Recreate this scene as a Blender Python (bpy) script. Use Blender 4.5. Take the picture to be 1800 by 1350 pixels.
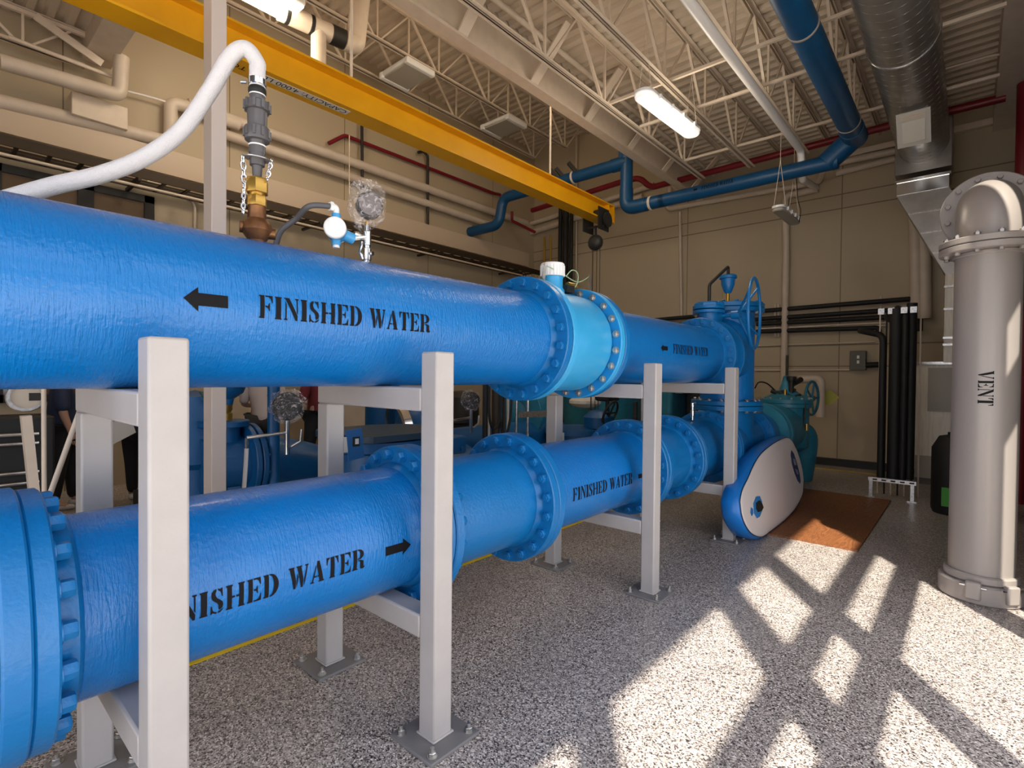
import bpy, bmesh, math, random
from mathutils import Vector, Matrix
from mathutils.geometry import tessellate_polygon
random.seed(7)
C = bpy.context.scene
for o in list(bpy.data.objects): bpy.data.objects.remove(o)

# ---------------------------------------------------------------- camera
# world: Y runs along the big pipes (away), X to the right, Z up; floor z=0, eye height 1.6
EYE = Vector((0, 0, 1.6)); FPX = 919.28
def _cd(x, y): return Vector((x-900, -(y-675), -FPX))
_Y = _cd(1705, 668).normalized()
_X = -_cd(-150, 650); _X = (_X-_X.dot(_Y)*_Y).normalized()
_Z = _X.cross(_Y)
M3 = Matrix((_X, _Y, _Z))
cam = bpy.data.cameras.new('camera'); camo = bpy.data.objects.new('camera', cam)
C.collection.objects.link(camo); C.camera = camo
cam.sensor_width = 36; cam.lens = FPX/1800*36; cam.clip_start = .05; cam.clip_end = 200
camo.matrix_world = Matrix.Translation(EYE) @ M3.to_4x4()
def ray(x, y): return (M3 @ _cd(x, y)).normalized()
def at(x, y, ax, val):
    d = ray(x, y); t = (val-EYE[ax])/d[ax]; return EYE+d*t

# ---------------------------------------------------------------- light
SUN = Vector((-1, 1.4, -2.5)).normalized()
sl = bpy.data.lights.new('sun', 'SUN'); so = bpy.data.objects.new('sun', sl); C.collection.objects.link(so)
sl.energy = 10.0; sl.angle = math.radians(.9); sl.color = (1, .92, .78)
so.rotation_euler = SUN.to_track_quat('-Z', 'Y').to_euler()
def lamp(loc, power, size, col=(1, .84, .64)):
    l = bpy.data.lights.new('lamp_or_fill_light', 'POINT'); l.energy = power; l.shadow_soft_size = size; l.color = col
    o = bpy.data.objects.new('lamp_or_fill_light', l); C.collection.objects.link(o); o.location = loc; return o
w = bpy.data.worlds.new('world'); C.world = w; w.use_nodes = True
bg = w.node_tree.nodes['Background']; bg.inputs[0].default_value = (.90, .92, 1, 1); bg.inputs[1].default_value = 2.95
C.view_settings.view_transform = 'Standard'; C.view_settings.look = 'None'
C.view_settings.gamma = 1; C.view_settings.use_curve_mapping = False
C.view_settings.exposure = 0.0

# ---------------------------------------------------------------- materials
def mat(name, col, rough=.5, metal=0, bump=None, mix=None, spec=.5, emit=None, alpha=None, trans=0, coat=0):
    m = bpy.data.materials.new(name); m.use_nodes = True
    nt = m.node_tree; b = nt.nodes['Principled BSDF']
    b.inputs['Base Color'].default_value = (*col, 1); b.inputs['Roughness'].default_value = rough
    b.inputs['Metallic'].default_value = metal; b.inputs['Specular IOR Level'].default_value = spec
    b.inputs['Coat Weight'].default_value = coat
    if trans: b.inputs['Transmission Weight'].default_value = trans
    if emit: b.inputs['Emission Color'].default_value = (*emit[0], 1); b.inputs['Emission Strength'].default_value = emit[1]
    if alpha is not None: b.inputs['Alpha'].default_value = alpha
    if bump or mix:
        tc = nt.nodes.new('ShaderNodeTexCoord')
    if mix:    # (other colour, scale, lo, hi, stretch)
        n = nt.nodes.new('ShaderNodeTexNoise'); n.inputs['Scale'].default_value = mix[1]; n.inputs['Detail'].default_value = 6
        mp = nt.nodes.new('ShaderNodeMapping'); mp.inputs['Scale'].default_value = mix[4] if len(mix) > 4 else (1, 1, 1)
        r = nt.nodes.new('ShaderNodeMapRange'); r.inputs[1].default_value = mix[2]; r.inputs[2].default_value = mix[3]
        x = nt.nodes.new('ShaderNodeMix'); x.data_type = 'RGBA'
        nt.links.new(tc.outputs['Object'], mp.inputs[0]); nt.links.new(mp.outputs[0], n.inputs['Vector'])
        nt.links.new(n.outputs[0], r.inputs[0]); nt.links.new(r.outputs[0], x.inputs[0])
        x.inputs[6].default_value = (*col, 1); x.inputs[7].default_value = (*mix[0], 1)
        nt.links.new(x.outputs[2], b.inputs['Base Color'])
    if bump:   # list of (scale, strength, stretch)
        prev = None
        for sc, st, stretch in bump:
            n = nt.nodes.new('ShaderNodeTexNoise'); n.inputs['Scale'].default_value = sc; n.inputs['Detail'].default_value = 3
            mp = nt.nodes.new('ShaderNodeMapping'); mp.inputs['Scale'].default_value = stretch
            bp = nt.nodes.new('ShaderNodeBump'); bp.inputs['Strength'].default_value = st; bp.inputs['Distance'].default_value = .01
            nt.links.new(tc.outputs['Object'], mp.inputs[0]); nt.links.new(mp.outputs[0], n.inputs['Vector'])
            nt.links.new(n.outputs[0], bp.inputs['Height'])
            if prev: nt.links.new(prev.outputs[0], bp.inputs['Normal'])
            prev = bp
        nt.links.new(prev.outputs[0], b.inputs['Normal'])
    return m
BLUE = mat('pipe_blue', (.002, .155, .50), .25, bump=[(60, .35, (1, 1, 1)), (60, .45, (.3, 2.4, .3)), (9, .12, (1, 1, 1))], mix=((.002, .172, .53), 3, .35, .7), coat=.1)
BLUEF = mat('flange_blue', (.003, .16, .45), .33, bump=[(60, .2, (1, 1, 1))], mix=((.003, .15, .42), 8, .4, .7))
LBLUE = mat('meter_light_blue', (.035, .36, .70), .4, bump=[(30, .06, (1, 1, 1))], mix=((.07, .43, .80), 5, .5, .8))
TEAL = mat('valve_teal', (.022, .18, .28), .4, bump=[(50, .2, (1, 1, 1))], mix=((.03, .23, .34), 8, .4, .7))
NAVY = mat('ceiling_pipe_blue', (.002, .062, .17), .4, mix=((.003, .075, .20), 6, .4, .7))
BGBLUE = mat('pump_blue', (.003, .085, .25), .4, bump=[(40, .2, (1, 1, 1))])
GREY = mat('post_grey_paint', (.47, .44, .43), .38, bump=[(120, .05, (1, 1, 1))], mix=((.43, .405, .395), 6, .4, .7))
CREAMP = mat('cream_steel', (.74, .62, .50), .5, mix=((.68, .57, .46), 7, .4, .7))
DECK = mat('deck_cream', (.66, .55, .43), .5, mix=((.58, .48, .37), 1.2, .4, .7, (.3, 1, 1)), bump=[(8, .1, (1, 1, 1))])
PVC = mat('pipe_jacket_cream', (.66, .56, .46), .45, mix=((.6, .5, .41), 4, .4, .7))
WHITEP = mat('white_pipe', (.86, .82, .80), .4)
YEL = mat('beam_yellow', (.80, .39, .003), .4, mix=((.74, .345, .003), 3, .4, .7), bump=[(20, .05, (1, 1, 1))])
YELT = mat('yellow_tape', (.85, .62, .01), .5)
RED = mat('sprinkler_red', (.20, .006, .015), .4)
BLACK = mat('black_rubber', (.008, .008, .008), .6)
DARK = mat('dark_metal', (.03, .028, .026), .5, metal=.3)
BROWNM = mat('tray_dark_steel', (.05, .035, .022), .5, metal=.4)
STEEL = mat('zinc_steel', (.62, .60, .58), .3, metal=.9, mix=((.4, .38, .36), 40, .4, .7))
CHROME = mat('chrome', (.8, .8, .8), .15, metal=1)
GALV = mat('galvanised_sheet', (.46, .44, .41), .32, metal=.75, mix=((.36, .34, .32), 5, .35, .7), bump=[(6, .08, (1, 1, 1))])
AHUW = mat('ahu_panel', (.84, .79, .70), .4, mix=((.66, .61, .53), 6, .45, .8, (6, 6, .6)))
VENTG = mat('vent_grey', (.345, .31, .29), .36, metal=.15, bump=[(150, .06, (1, 1, 1))])
WHITE = mat('white_plastic', (.85, .85, .85), .35)
LIT = mat('lamp_lens', (.9, .88, .85), .4, emit=((1, .93, .86), .62))
LITHOT = mat('lamp_lens_hot', (.9, .88, .8), .4, emit=((1, .88, .6), 7))
LENSOFF = mat('lamp_lens_off', (.42, .39, .33), .5, bump=[(60, .3, (1, 1, 1))])
INK = mat('stencil_black', (.006, .006, .008), .7, spec=.2)
BRASS = mat('brass', (.60, .36, .08), .3, metal=.85)
PLATEG = mat('base_plate_grey', (.20, .19, .19), .45)
BRONZE = mat('bronze', (.22, .10, .04), .42, metal=.7, mix=((.14, .06, .03), 30, .4, .7))
GPVC = mat('grey_pvc', (.10, .095, .10), .35)
CGREY = mat('conduit_grey', (.09, .09, .10), .5)
TXBLUE = mat('transmitter_blue', (.06, .34, .68), .35)
BOXG = mat('electrical_box_grey', (.12, .12, .10), .5, metal=.3)
BLINE = mat('board_blue', (.01, .19, .62), .3)
BTOP = mat('board_white', (.74, .68, .66), .45, bump=[(200, .05, (1, 1, 1))])
NAVYL = mat('logo_navy', (.01, .03, .12), .4)
TAG = mat('paper_white', (.75, .72, .68), .6)
YTAG = mat('tag_yellow', (.42, .40, .06), .5)
GREEN = mat('green_plastic', (.05, .30, .02), .5)
GREENW = mat('wire_green', (.35, .5, .3), .5)
GREEND = mat('handle_green', (.01, .09, .05), .5)
SKIN = mat('skin', (.45, .26, .18), .5)
SHW = mat('shirt_white', (.55, .46, .42), .8); SHR = mat('shirt_maroon', (.16, .015, .02), .8)
TRO = mat('trousers_black', (.012, .012, .014), .8); HAIR = mat('hair_dark', (.03, .02, .015), .6)
SHB = mat('shirt_navy', (.02, .03, .07), .8)

def floor_mat():
    m = bpy.data.materials.new('epoxy_flake_floor'); m.use_nodes = True; nt = m.node_tree; b = nt.nodes['Principled BSDF']
    tc = nt.nodes.new('ShaderNodeTexCoord')
    ns = nt.nodes.new('ShaderNodeTexNoise'); ns.inputs['Scale'].default_value = 90
    ad = nt.nodes.new('ShaderNodeMixRGB'); ad.inputs[0].default_value = .012
    nt.links.new(tc.outputs['Object'], ns.inputs['Vector']); nt.links.new(tc.outputs['Object'], ad.inputs[1]); nt.links.new(ns.outputs['Color'], ad.inputs[2])
    v = nt.nodes.new('ShaderNodeTexVoronoi'); v.inputs['Scale'].default_value = 165
    nt.links.new(ad.outputs[0], v.inputs['Vector'])
    sp = nt.nodes.new('ShaderNodeSeparateColor'); nt.links.new(v.outputs['Color'], sp.inputs[0])
    r = nt.nodes.new('ShaderNodeValToRGB'); r.color_ramp.interpolation = 'CONSTANT'
    els = [(0, (.035, .03, .032)), (.14, (.13, .105, .10)), (.28, (.31, .27, .25)), (.52, (.45, .40, .37)), (.78, (.64, .575, .53)), (.92, (.84, .78, .73))]
    e = r.color_ramp.elements; e[0].position = 0; e[0].color = (*els[0][1], 1); e[1].position = els[1][0]; e[1].color = (*els[1][1], 1)
    for p, c in els[2:]: k = e.new(p); k.color = (*c, 1)
    nt.links.new(sp.outputs[0], r.inputs[0])
    n2 = nt.nodes.new('ShaderNodeTexNoise'); n2.inputs['Scale'].default_value = .9; n2.inputs['Detail'].default_value = 4
    nt.links.new(tc.outputs['Object'], n2.inputs['Vector'])
    mr = nt.nodes.new('ShaderNodeMapRange'); mr.inputs[1].default_value = .35; mr.inputs[2].default_value = .7; mr.inputs[3].default_value = .88; mr.inputs[4].default_value = 1.06
    nt.links.new(n2.outputs[0], mr.inputs[0])
    mu = nt.nodes.new('ShaderNodeMixRGB'); mu.blend_type = 'MULTIPLY'; mu.inputs[0].default_value = 1
    nt.links.new(r.outputs[0], mu.inputs[1]); nt.links.new(mr.outputs[0], mu.inputs[2])
    nt.links.new(mu.outputs[0], b.inputs['Base Color'])
    b.inputs['Roughness'].default_value = .32
    bp = nt.nodes.new('ShaderNodeBump'); bp.inputs['Strength'].default_value = .25; bp.inputs['Distance'].default_value = .004
    n3 = nt.nodes.new('ShaderNodeTexNoise'); n3.inputs['Scale'].default_value = 30
    nt.links.new(tc.outputs['Object'], n3.inputs['Vector']); nt.links.new(n3.outputs[0], bp.inputs['Height']); nt.links.new(bp.outputs[0], b.inputs['Normal'])
    return m
FLOOR = floor_mat()
def wood_mat():
    m = bpy.data.materials.new('plywood'); m.use_nodes = True; nt = m.node_tree; b = nt.nodes['Principled BSDF']
    tc = nt.nodes.new('ShaderNodeTexCoord'); mp = nt.nodes.new('ShaderNodeMapping'); mp.inputs['Scale'].default_value = (2.2, .5, 1)
    n = nt.nodes.new('ShaderNodeTexNoise'); n.inputs['Scale'].default_value = 2.0; n.inputs['Detail'].default_value = 5; n.inputs['Distortion'].default_value = 1.2
    ml = nt.nodes.new('ShaderNodeMath'); ml.operation = 'MULTIPLY'; ml.inputs[1].default_value = 16
    fr = nt.nodes.new('ShaderNodeMath'); fr.operation = 'FRACT'
    r = nt.nodes.new('ShaderNodeValToRGB'); r.color_ramp.elements[0].color = (.15, .052, .016, 1); r.color_ramp.elements[1].color = (.27, .10, .034, 1)
    nt.links.new(tc.outputs['Object'], mp.inputs[0]); nt.links.new(mp.outputs[0], n.inputs['Vector']); nt.links.new(n.outputs[0], ml.inputs[0])
    nt.links.new(ml.outputs[0], fr.inputs[0]); nt.links.new(fr.outputs[0], r.inputs[0]); nt.links.new(r.outputs[0], b.inputs['Base Color'])
    b.inputs['Roughness'].default_value = .55
    return m
PLY = wood_mat()
def wall_mat(name, axis, x0, pitch, zs, col=(.50, .41, .285)):
    """painted precast panels: thin joint lines at regular verticals and at given heights"""
    m = bpy.data.materials.new(name); m.use_nodes = True; nt = m.node_tree; b = nt.nodes['Principled BSDF']
    g = nt.nodes.new('ShaderNodeNewGeometry'); sp = nt.nodes.new('ShaderNodeSeparateXYZ'); nt.links.new(g.outputs['Position'], sp.inputs[0])
    def M(op, a, bb=None):
        n = nt.nodes.new('ShaderNodeMath'); n.operation = op
        for i, v in enumerate((a, bb)):
            if v is None: continue
            if isinstance(v, (int, float)): n.inputs[i].default_value = v
            else: nt.links.new(v, n.inputs[i])
        return n.outputs[0]
    h = sp.outputs[axis]
    t = M('ABSOLUTE', M('SUBTRACT', M('FRACT', M('DIVIDE', M('SUBTRACT', h, x0), pitch)), .5))
    line = M('GREATER_THAN', t, .5-.008/pitch)
    for z in zs:
        line = M('MAXIMUM', line, M('LESS_THAN', M('ABSOLUTE', M('SUBTRACT', sp.outputs[2], z)), .010))
    n = nt.nodes.new('ShaderNodeTexNoise'); n.inputs['Scale'].default_value = 1.3; n.inputs['Detail'].default_value = 5
    mx = nt.nodes.new('ShaderNodeMix'); mx.data_type = 'RGBA'; mx.inputs[6].default_value = (*col, 1); mx.inputs[7].default_value = (col[0]*.9, col[1]*.9, col[2]*.89, 1)
    nt.links.new(n.outputs[0], mx.inputs[0])
    m2 = nt.nodes.new('ShaderNodeMix'); m2.data_type = 'RGBA'; nt.links.new(line, m2.inputs[0]); nt.links.new(mx.outputs[2], m2.inputs[6]); m2.inputs[7].default_value = (col[0]*.42, col[1]*.40, col[2]*.38, 1)
    nt.links.new(m2.outputs[2], b.inputs['Base Color']); b.inputs['Roughness'].default_value = .6
    n4 = nt.nodes.new('ShaderNodeTexNoise'); n4.inputs['Scale'].default_value = 45
    bp = nt.nodes.new('ShaderNodeBump'); bp.inputs['Strength'].default_value = .12; bp.inputs['Distance'].default_value = .01
    nt.links.new(n4.outputs[0], bp.inputs['Height']); nt.links.new(bp.outputs[0], b.inputs['Normal'])
    return m

# ---------------------------------------------------------------- mesh helpers
def frame_z(d):
    d = Vector(d).normalized(); a = Vector((0, 0, 1)) if abs(d.z) < .95 else Vector((1, 0, 0))
    x = a.cross(d).normalized(); return x, d.cross(x)
class MB:
    def __init__(s): s.v = []; s.f = []; s.fm = []
    def add(s, v, f, m=0):
        n = len(s.v); s.v += [Vector(p) for p in v]; s.f += [tuple(i+n for i in q) for q in f]; s.fm += [m]*len(f); return s
    def box(s, c, d, rot=None, m=0):
        c = Vector(c); vs = []
        for z in (-.5, .5):
            for y in (-.5, .5):
                for x in (-.5, .5):
                    p = Vector((x*d[0], y*d[1], z*d[2]));
                    if rot: p = rot @ p
                    vs.append(c+p)
        return s.add(vs, [(0, 2, 3, 1), (4, 5, 7, 6), (0, 1, 5, 4), (2, 6, 7, 3), (0, 4, 6, 2), (1, 3, 7, 5)], m)
    def bb(s, a, b, m=0):
        return s.box([(a[i]+b[i])/2 for i in range(3)], [abs(b[i]-a[i]) for i in range(3)], m=m)
    def bar(s, p0, p1, w, h, up=(0, 0, 1), m=0):
        p0 = Vector(p0); p1 = Vector(p1); d = (p1-p0); L = d.length; d.normalize(); up = Vector(up)
        if abs(d.dot(up)) > .98: up = Vector((1, 0, 0))
        x = d.cross(up).normalized(); z = x.cross(d)
        return s.box((p0+p1)/2, (w, L, h), Matrix((x, d, z)).transposed(), m)
    def lathe(s, prof, o, ax=(0, 0, 1), n=32, m=0, closed=False):
        o = Vector(o); ax = Vector(ax).normalized(); x, y = frame_z(ax); vs = []; fs = []
        for r, h in prof:
            for i in range(n):
                a = 2*math.pi*i/n; vs.append(o+ax*h+(x*math.cos(a)+y*math.sin(a))*r)
        k = len(prof)
        for j in range(k if closed else k-1):
            for i in range(n):
                a, b = j*n+i, j*n+(i+1) % n; c, d = ((j+1) % k)*n+(i+1) % n, ((j+1) % k)*n+i
                fs.append((a, b, c, d))
        if not closed:
            if prof[0][0] > 1e-6: fs.append(tuple(range(n))[::-1])
            if prof[-1][0] > 1e-6: fs.append(tuple((k-1)*n+i for i in range(n)))
        return s.add(vs, fs, m)
    def cyl(s, p0, p1, r, r2=None, n=20, m=0):
        p0 = Vector(p0); p1 = Vector(p1); return s.lathe([(r, 0), (r if r2 is None else r2, (p1-p0).length)], p0, p1-p0, n, m)
    def ring(s, o, ax, ri, ro, t, n=48, ch=.006, m=0):
        return s.lathe([(ri, 0), (ro-ch, 0), (ro, ch), (ro, t-ch), (ro-ch, t), (ri, t)], o, ax, n, m, closed=True)
    def tube(s, pts, r, n=12, m=0, closed=False):
        pts = [Vector(p) for p in pts]; k = len(pts); rs = r if isinstance(r, (list, tuple)) else [r]*k
        vs = []; T = []
        for i in range(k):
            a = pts[(i-1) % k] if closed or i else pts[0]; b = pts[(i+1) % k] if closed or i < k-1 else pts[-1]
            T.append((b-a).normalized())
        x, y = frame_z(T[0])
        for i in range(k):
            t = T[i]; x = (x-x.dot(t)*t).normalized(); y = t.cross(x)
            for j in range(n):
                a = 2*math.pi*j/n; vs.append(pts[i]+(x*math.cos(a)+y*math.sin(a))*rs[i])
        fs = []
        for i in range(k if closed else k-1):
            for j in range(n):
                q = (i+1) % k; fs.append((i*n+j, i*n+(j+1) % n, q*n+(j+1) % n, q*n+j))
        if not closed: fs += [tuple(range(n))[::-1], tuple((k-1)*n+j for j in range(n))]
        return s.add(vs, fs, m)
    def sphere(s, c, r, sc=(1, 1, 1), n=20, m=0):
        c = Vector(c); R = n//2; vs = [c+Vector((0, 0, -r*sc[2]))]
        for i in range(1, R):
            a = -math.pi/2+math.pi*i/R
            for j in range(n):
                b = 2*math.pi*j/n; vs.append(c+Vector((r*sc[0]*math.cos(a)*math.cos(b), r*sc[1]*math.cos(a)*math.sin(b), r*sc[2]*math.sin(a))))
        vs.append(c+Vector((0, 0, r*sc[2]))); fs = [(0, 1+(j+1) % n, 1+j) for j in range(n)]
        for i in range(R-2):
            for j in range(n):
                fs.append((1+i*n+j, 1+i*n+(j+1) % n, 1+(i+1)*n+(j+1) % n, 1+(i+1)*n+j))
        L = len(vs)-1; fs += [(L, 1+(R-2)*n+j, 1+(R-2)*n+(j+1) % n) for j in range(n)]
        return s.add(vs, fs, m)
    def prism(s, poly, o, ux, uy, d, m=0):
        o = Vector(o); ux = Vector(ux); uy = Vector(uy); d = Vector(d); n = len(poly)
        a = [o+ux*p[0]+uy*p[1] for p in poly]; b = [p+d for p in a]
        return s.add(a+b, [tuple(range(n))[::-1], tuple(range(n, 2*n))]+[(i, (i+1) % n, n+(i+1) % n, n+i) for i in range(n)], m)
    def hexa(s, o, ax, r, h, m=0):
        return s.lathe([(r*.9, 0), (r, h*.05), (r, h*.85), (r*.86, h)], o, ax, 6, m)
def fillet(pts, rad, n=7):
    pts = [Vector(p) for p in pts]; out = [pts[0]]
    for i in range(1, len(pts)-1):
        a, b, c = pts[i-1], pts[i], pts[i+1]; u = (a-b).normalized(); v = (c-b).normalized()
        r = min(rad, (a-b).length*.49, (c-b).length*.49)
        p, q = b+u*r, b+v*r
        for k in range(n+1):
            t = k/n; out.append(p*(1-t)**2+b*2*t*(1-t)+q*t*t)
    return out+[pts[-1]]
def smooth_path(pts, k=8):
    pts = [Vector(p) for p in pts]; P = [pts[0]]+pts+[pts[-1]]; out = []
    for i in range(1, len(P)-2):
        for j in range(k):
            t = j/k; a, b, c, d = P[i-1:i+3]
            out.append(.5*((2*b)+(c-a)*t+(2*a-5*b+4*c-d)*t*t+(3*b-a-3*c+d)*t**3))
    return out+[pts[-1]]

def link(o): C.collection.objects.link(o); return o
def wpos(p):
    v = Vector((0, 0, 0))
    while p: v = v+p.location; p = p.parent
    return v
def build(name, mb, m, parent=None, loc=None, bevel=0, smooth=35, label=None):
    """one mesh object from world-space geometry; children keep their place under the parent"""
    if loc is None:
        if parent: loc = wpos(parent)
        else:
            xs = [v.x for v in mb.v]; ys = [v.y for v in mb.v]; zs = [v.z for v in mb.v]
            loc = Vector(((min(xs)+max(xs))/2, (min(ys)+max(ys))/2, min(zs)))
    loc = Vector(loc); me = bpy.data.meshes.new(name)
    me.from_pydata([v-loc for v in mb.v], [], mb.f); me.update()
    bm = bmesh.new(); bm.from_mesh(me); bmesh.ops.recalc_face_normals(bm, faces=bm.faces); bm.to_mesh(me); bm.free()
    for k in (m if isinstance(m, (list, tuple)) else [m]): me.materials.append(k)
    me.polygons.foreach_set('material_index', mb.fm)
    if smooth:
        me.polygons.foreach_set('use_smooth', [True]*len(me.polygons)); me.set_sharp_from_angle(angle=math.radians(smooth))
    o = link(bpy.data.objects.new(name, me))
    if parent: o.parent = parent; o.location = loc-wpos(parent)
    else: o.location = loc
    if bevel:
        b = o.modifiers.new('bevel', 'BEVEL'); b.width = bevel; b.segments = 2; b.limit_method = 'ANGLE'; b.harden_normals = False
    if label: o['label'] = label
    return o
def thing(name, label, cat, loc=(0, 0, 0), group=None):
    o = link(bpy.data.objects.new(name, None)); o.location = loc; o.empty_display_size = .1
    o['label'] = label; o['category'] = cat
    if group: o['group'] = group
    return o
def tag(o, label, cat, group=None):
    o['label'] = label; o['category'] = cat
    if group: o['group'] = group
    return o
def struct(name, mb, m, **k):
    o = build(name, mb, m, **k); o['kind'] = 'structure'; return o
def part_copy(src, parent, world_loc, rot=None):
    o = link(src.copy()); o.parent = parent; o.location = Vector(world_loc)-wpos(parent)
    if rot is not None: o.rotation_mode = 'QUATERNION'; o.rotation_quaternion = rot
    return o

# ---------------------------------------------------------------- stencil lettering
def _arc(cx, cy, rx, ry, a0, a1, n=8): return [(cx+rx*math.cos(math.radians(a0+(a1-a0)*i/n)), cy+ry*math.sin(math.radians(a0+(a1-a0)*i/n))) for i in range(n+1)]
STEM = [(0, 0), (.37, 0), (.37, .04), (.33, .07), (.33, .93), (.37, .96), (.37, 1), (0, 1), (0, .95), (.05, .92), (.05, .08), (0, .05)]
HSTEM = [(0, 0), (.28, 0), (.28, 1), (0, 1), (0, .95), (.05, .92), (.05, .08), (0, .05)]
def sh(p, dx): return [(x+dx, y) for x, y in p]
GL = {
 'I': (.37, [STEM]),
 'F': (.72, [HSTEM, [(.33, 1), (.72, 1), (.72, .68), (.69, .68), (.6, .86), (.5, .93), (.33, .94)], [(.33, .56), (.45, .54), (.53, .68), (.56, .68), (.56, .32), (.53, .32), (.45, .47), (.33, .48)]]),
 'E': (.72, [HSTEM, [(.33, 1), (.70, 1), (.70, .70), (.67, .70), (.6, .86), (.5, .93), (.33, .94)], [(.33, .55), (.44, .54), (.51, .66), (.54, .66), (.54, .35), (.51, .35), (.44, .47), (.33, .48)],
             [(.33, 0), (.72, 0), (.72, .32), (.69, .32), (.62, .14), (.5, .07), (.33, .06)]]),
 'N': (.84, [[(0, 0), (.2, 0), (.2, .05), (.14, .08), (.14, .70), (.07, .86), (.07, .08), (0, .05)], [(0, 1), (.3, 1), (.77, .22), (.77, 0), (.66, 0), (.07, .95), (0, .96)],
             [(.64, 1), (.84, 1), (.84, .95), (.78, .92), (.78, .28), (.71, .38), (.71, .92), (.64, .95)]]),
 'H': (.92, [[(0, 0), (.32, 0), (.32, .05), (.28, .08), (.28, .46), (.43, .46), (.43, .54), (.28, .54), (.28, .92), (.32, .95), (.32, 1), (0, 1), (0, .95), (.05, .92), (.05, .08), (0, .05)],
             [(.60, 0), (.92, 0), (.92, .05), (.87, .08), (.87, .92), (.92, .95), (.92, 1), (.60, 1), (.60, .95), (.64, .92), (.64, .54), (.49, .54), (.49, .46), (.64, .46), (.64, .08), (.60, .05)]]),
 'D': (.82, [HSTEM, _arc(.36, .5, .46, .5, 90, -90, 14)[:]+[(.33, 0), (.33, .06), (.38, .06)]+_arc(.38, .5, .17, .42, -80, 80, 10)+[(.38, .94), (.33, .94), (.33, 1)]]),
 'S': (.60, [[(.27, 1), (.14, .97), (.04, .88), (.02, .74), (.05, .62), (.14, .53), (.30, .42), (.36, .32), (.36, .20), (.42, .12), (.56, .20), (.59, .32), (.56, .44), (.44, .54), (.30, .63), (.24, .72), (.22, .82), (.27, .92)],
             [(.34, 1), (.45, .97), (.52, 1), (.56, 1), (.56, .66), (.53, .66), (.46, .86), (.34, .94)],
             [(0, 0), (.04, 0), (.09, .05), (.22, 0), (.29, 0), (.29, .05), (.18, .09), (.1, .16), (.05, .35), (0, .35)], [(.34, 0), (.46, .01), (.57, .1), (.6, .17), (.45, .1), (.34, .05)]]),
 'W': (1.18, [[(0, 1), (.34, 1), (.34, .95), (.31, .93), (.42, .36), (.42, 0), (.30, 0), (.05, .93), (0, .95)], [(.45, 1), (.79, 1), (.79, .95), (.75, .93), (.86, .36), (.84, 0), (.73, 0), (.5, .93), (.45, .95)],
              [(.46, .0), (.52, .25), (.57, .52), (.51, .7), (.46, .4)], [(.9, 0), (.98, .3), (1.13, .93), (1.18, .95), (1.18, 1), (.98, 1), (.98, .95), (1.05, .92), (.9, .36)]]),
 'A': (.86, [[(.42, 1), (.55, 1), (.80, .07), (.86, .05), (.86, 0), (.50, 0), (.50, .05), (.55, .07), (.5, .26), (.42, .26), (.42, .33), (.48, .33), (.4, .66), (.36, .8)],
             [(0, 0), (.22, 0), (.22, .05), (.16, .07), (.21, .26), (.37, .26), (.37, .33), (.23, .33), (.34, .72), (.31, .84), (.07, .07), (0, .05)]]),
 'T': (.78, [[(.21, 0), (.57, 0), (.57, .05), (.52, .08), (.52, 1), (.26, 1), (.26, .08), (.21, .05)], [(0, 1), (.21, 1), (.21, .94), (.12, .9), (.04, .66), (0, .66)], [(.78, 1), (.57, 1), (.57, .94), (.66, .9), (.74, .66), (.78, .66)]]),
 'R': (.86, [STEM[:2]+[(.36, .05), (.3, .08), (.3, 1), (0, 1), (0, .95), (.05, .92), (.05, .08), (0, .05)], _arc(.42, .75, .36, .25, 90, -90, 10)+[(.35, .5), (.35, .56), (.42, .56)]+_arc(.42, .75, .1, .18, -80, 80, 6)+[(.42, .94), (.35, .94), (.35, 1)],
             [(.38, .46), (.55, .47), (.76, .40), (.78, .12), (.82, .1), (.86, .14), (.86, .05), (.78, 0), (.6, 0), (.53, .08), (.52, .36), (.46, .42), (.38, .42)]]),
 'V': (.86, [[(0, 1), (.35, 1), (.35, .95), (.31, .93), (.48, .3), (.46, 0), (.36, 0), (.06, .93), (0, .95)], [(.5, .05), (.8, .93), (.86, .95), (.86, 1), (.63, 1), (.63, .95), (.7, .92), (.53, .34)]]),
}
def layout(text):
    x = 0; polys = []
    for ch in text:
        if ch == ' ': x += .44; continue
        wd, ps = GL[ch]; polys += [sh(p, x) for p in ps]; x += wd+.13
    return x-.13, polys
def inked(name, polys, sx, sy, mapper, parent, m=INK, rows=6, thick=.0015):
    bm = bmesh.new()
    for p in polys:
        q = [p[0]]
        for a in p[1:]:
            if (abs(a[0]-q[-1][0])+abs(a[1]-q[-1][1])) > 1e-4: q.append(a)
        vv = [bm.verts.new((a[0]*sx, a[1]*sy, 0)) for a in q]
        for t3 in tessellate_polygon([[Vector((a[0], a[1], 0)) for a in q]]):
            try: bm.faces.new([vv[i] for i in t3])
            except ValueError: pass
    for k in range(1, rows):
        bmesh.ops.bisect_plane(bm, geom=bm.verts[:]+bm.edges[:]+bm.faces[:], plane_co=(0, sy*k/rows, 0), plane_no=(0, 1, 0))
    bm.verts.index_update(); mb = MB()
    v = [mapper(q.co.x, q.co.y) for q in bm.verts]; f = [tuple(x.index for x in q.verts) for q in bm.faces]; bm.free()
    mb.add(v, f); return build(name, mb, m, parent, smooth=0)
ARROW = [(0, .5), (.62, 1.0), (.62, .76), (1.9, .76), (1.9, .24), (.62, .24), (.62, 0)]
def words(txt, x0, y0, total, sy, mapper, parent, **k):
    W, _ = layout(txt); s = total/W; x = 0
    for wd in txt.split(' '):
        ww, pl = layout(wd); inked('stencilled_word', pl, s, sy, lambda a, b, q=x: mapper(x0+a+q*s, y0+b), parent, **k)
        x += ww+.13+.44
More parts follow.
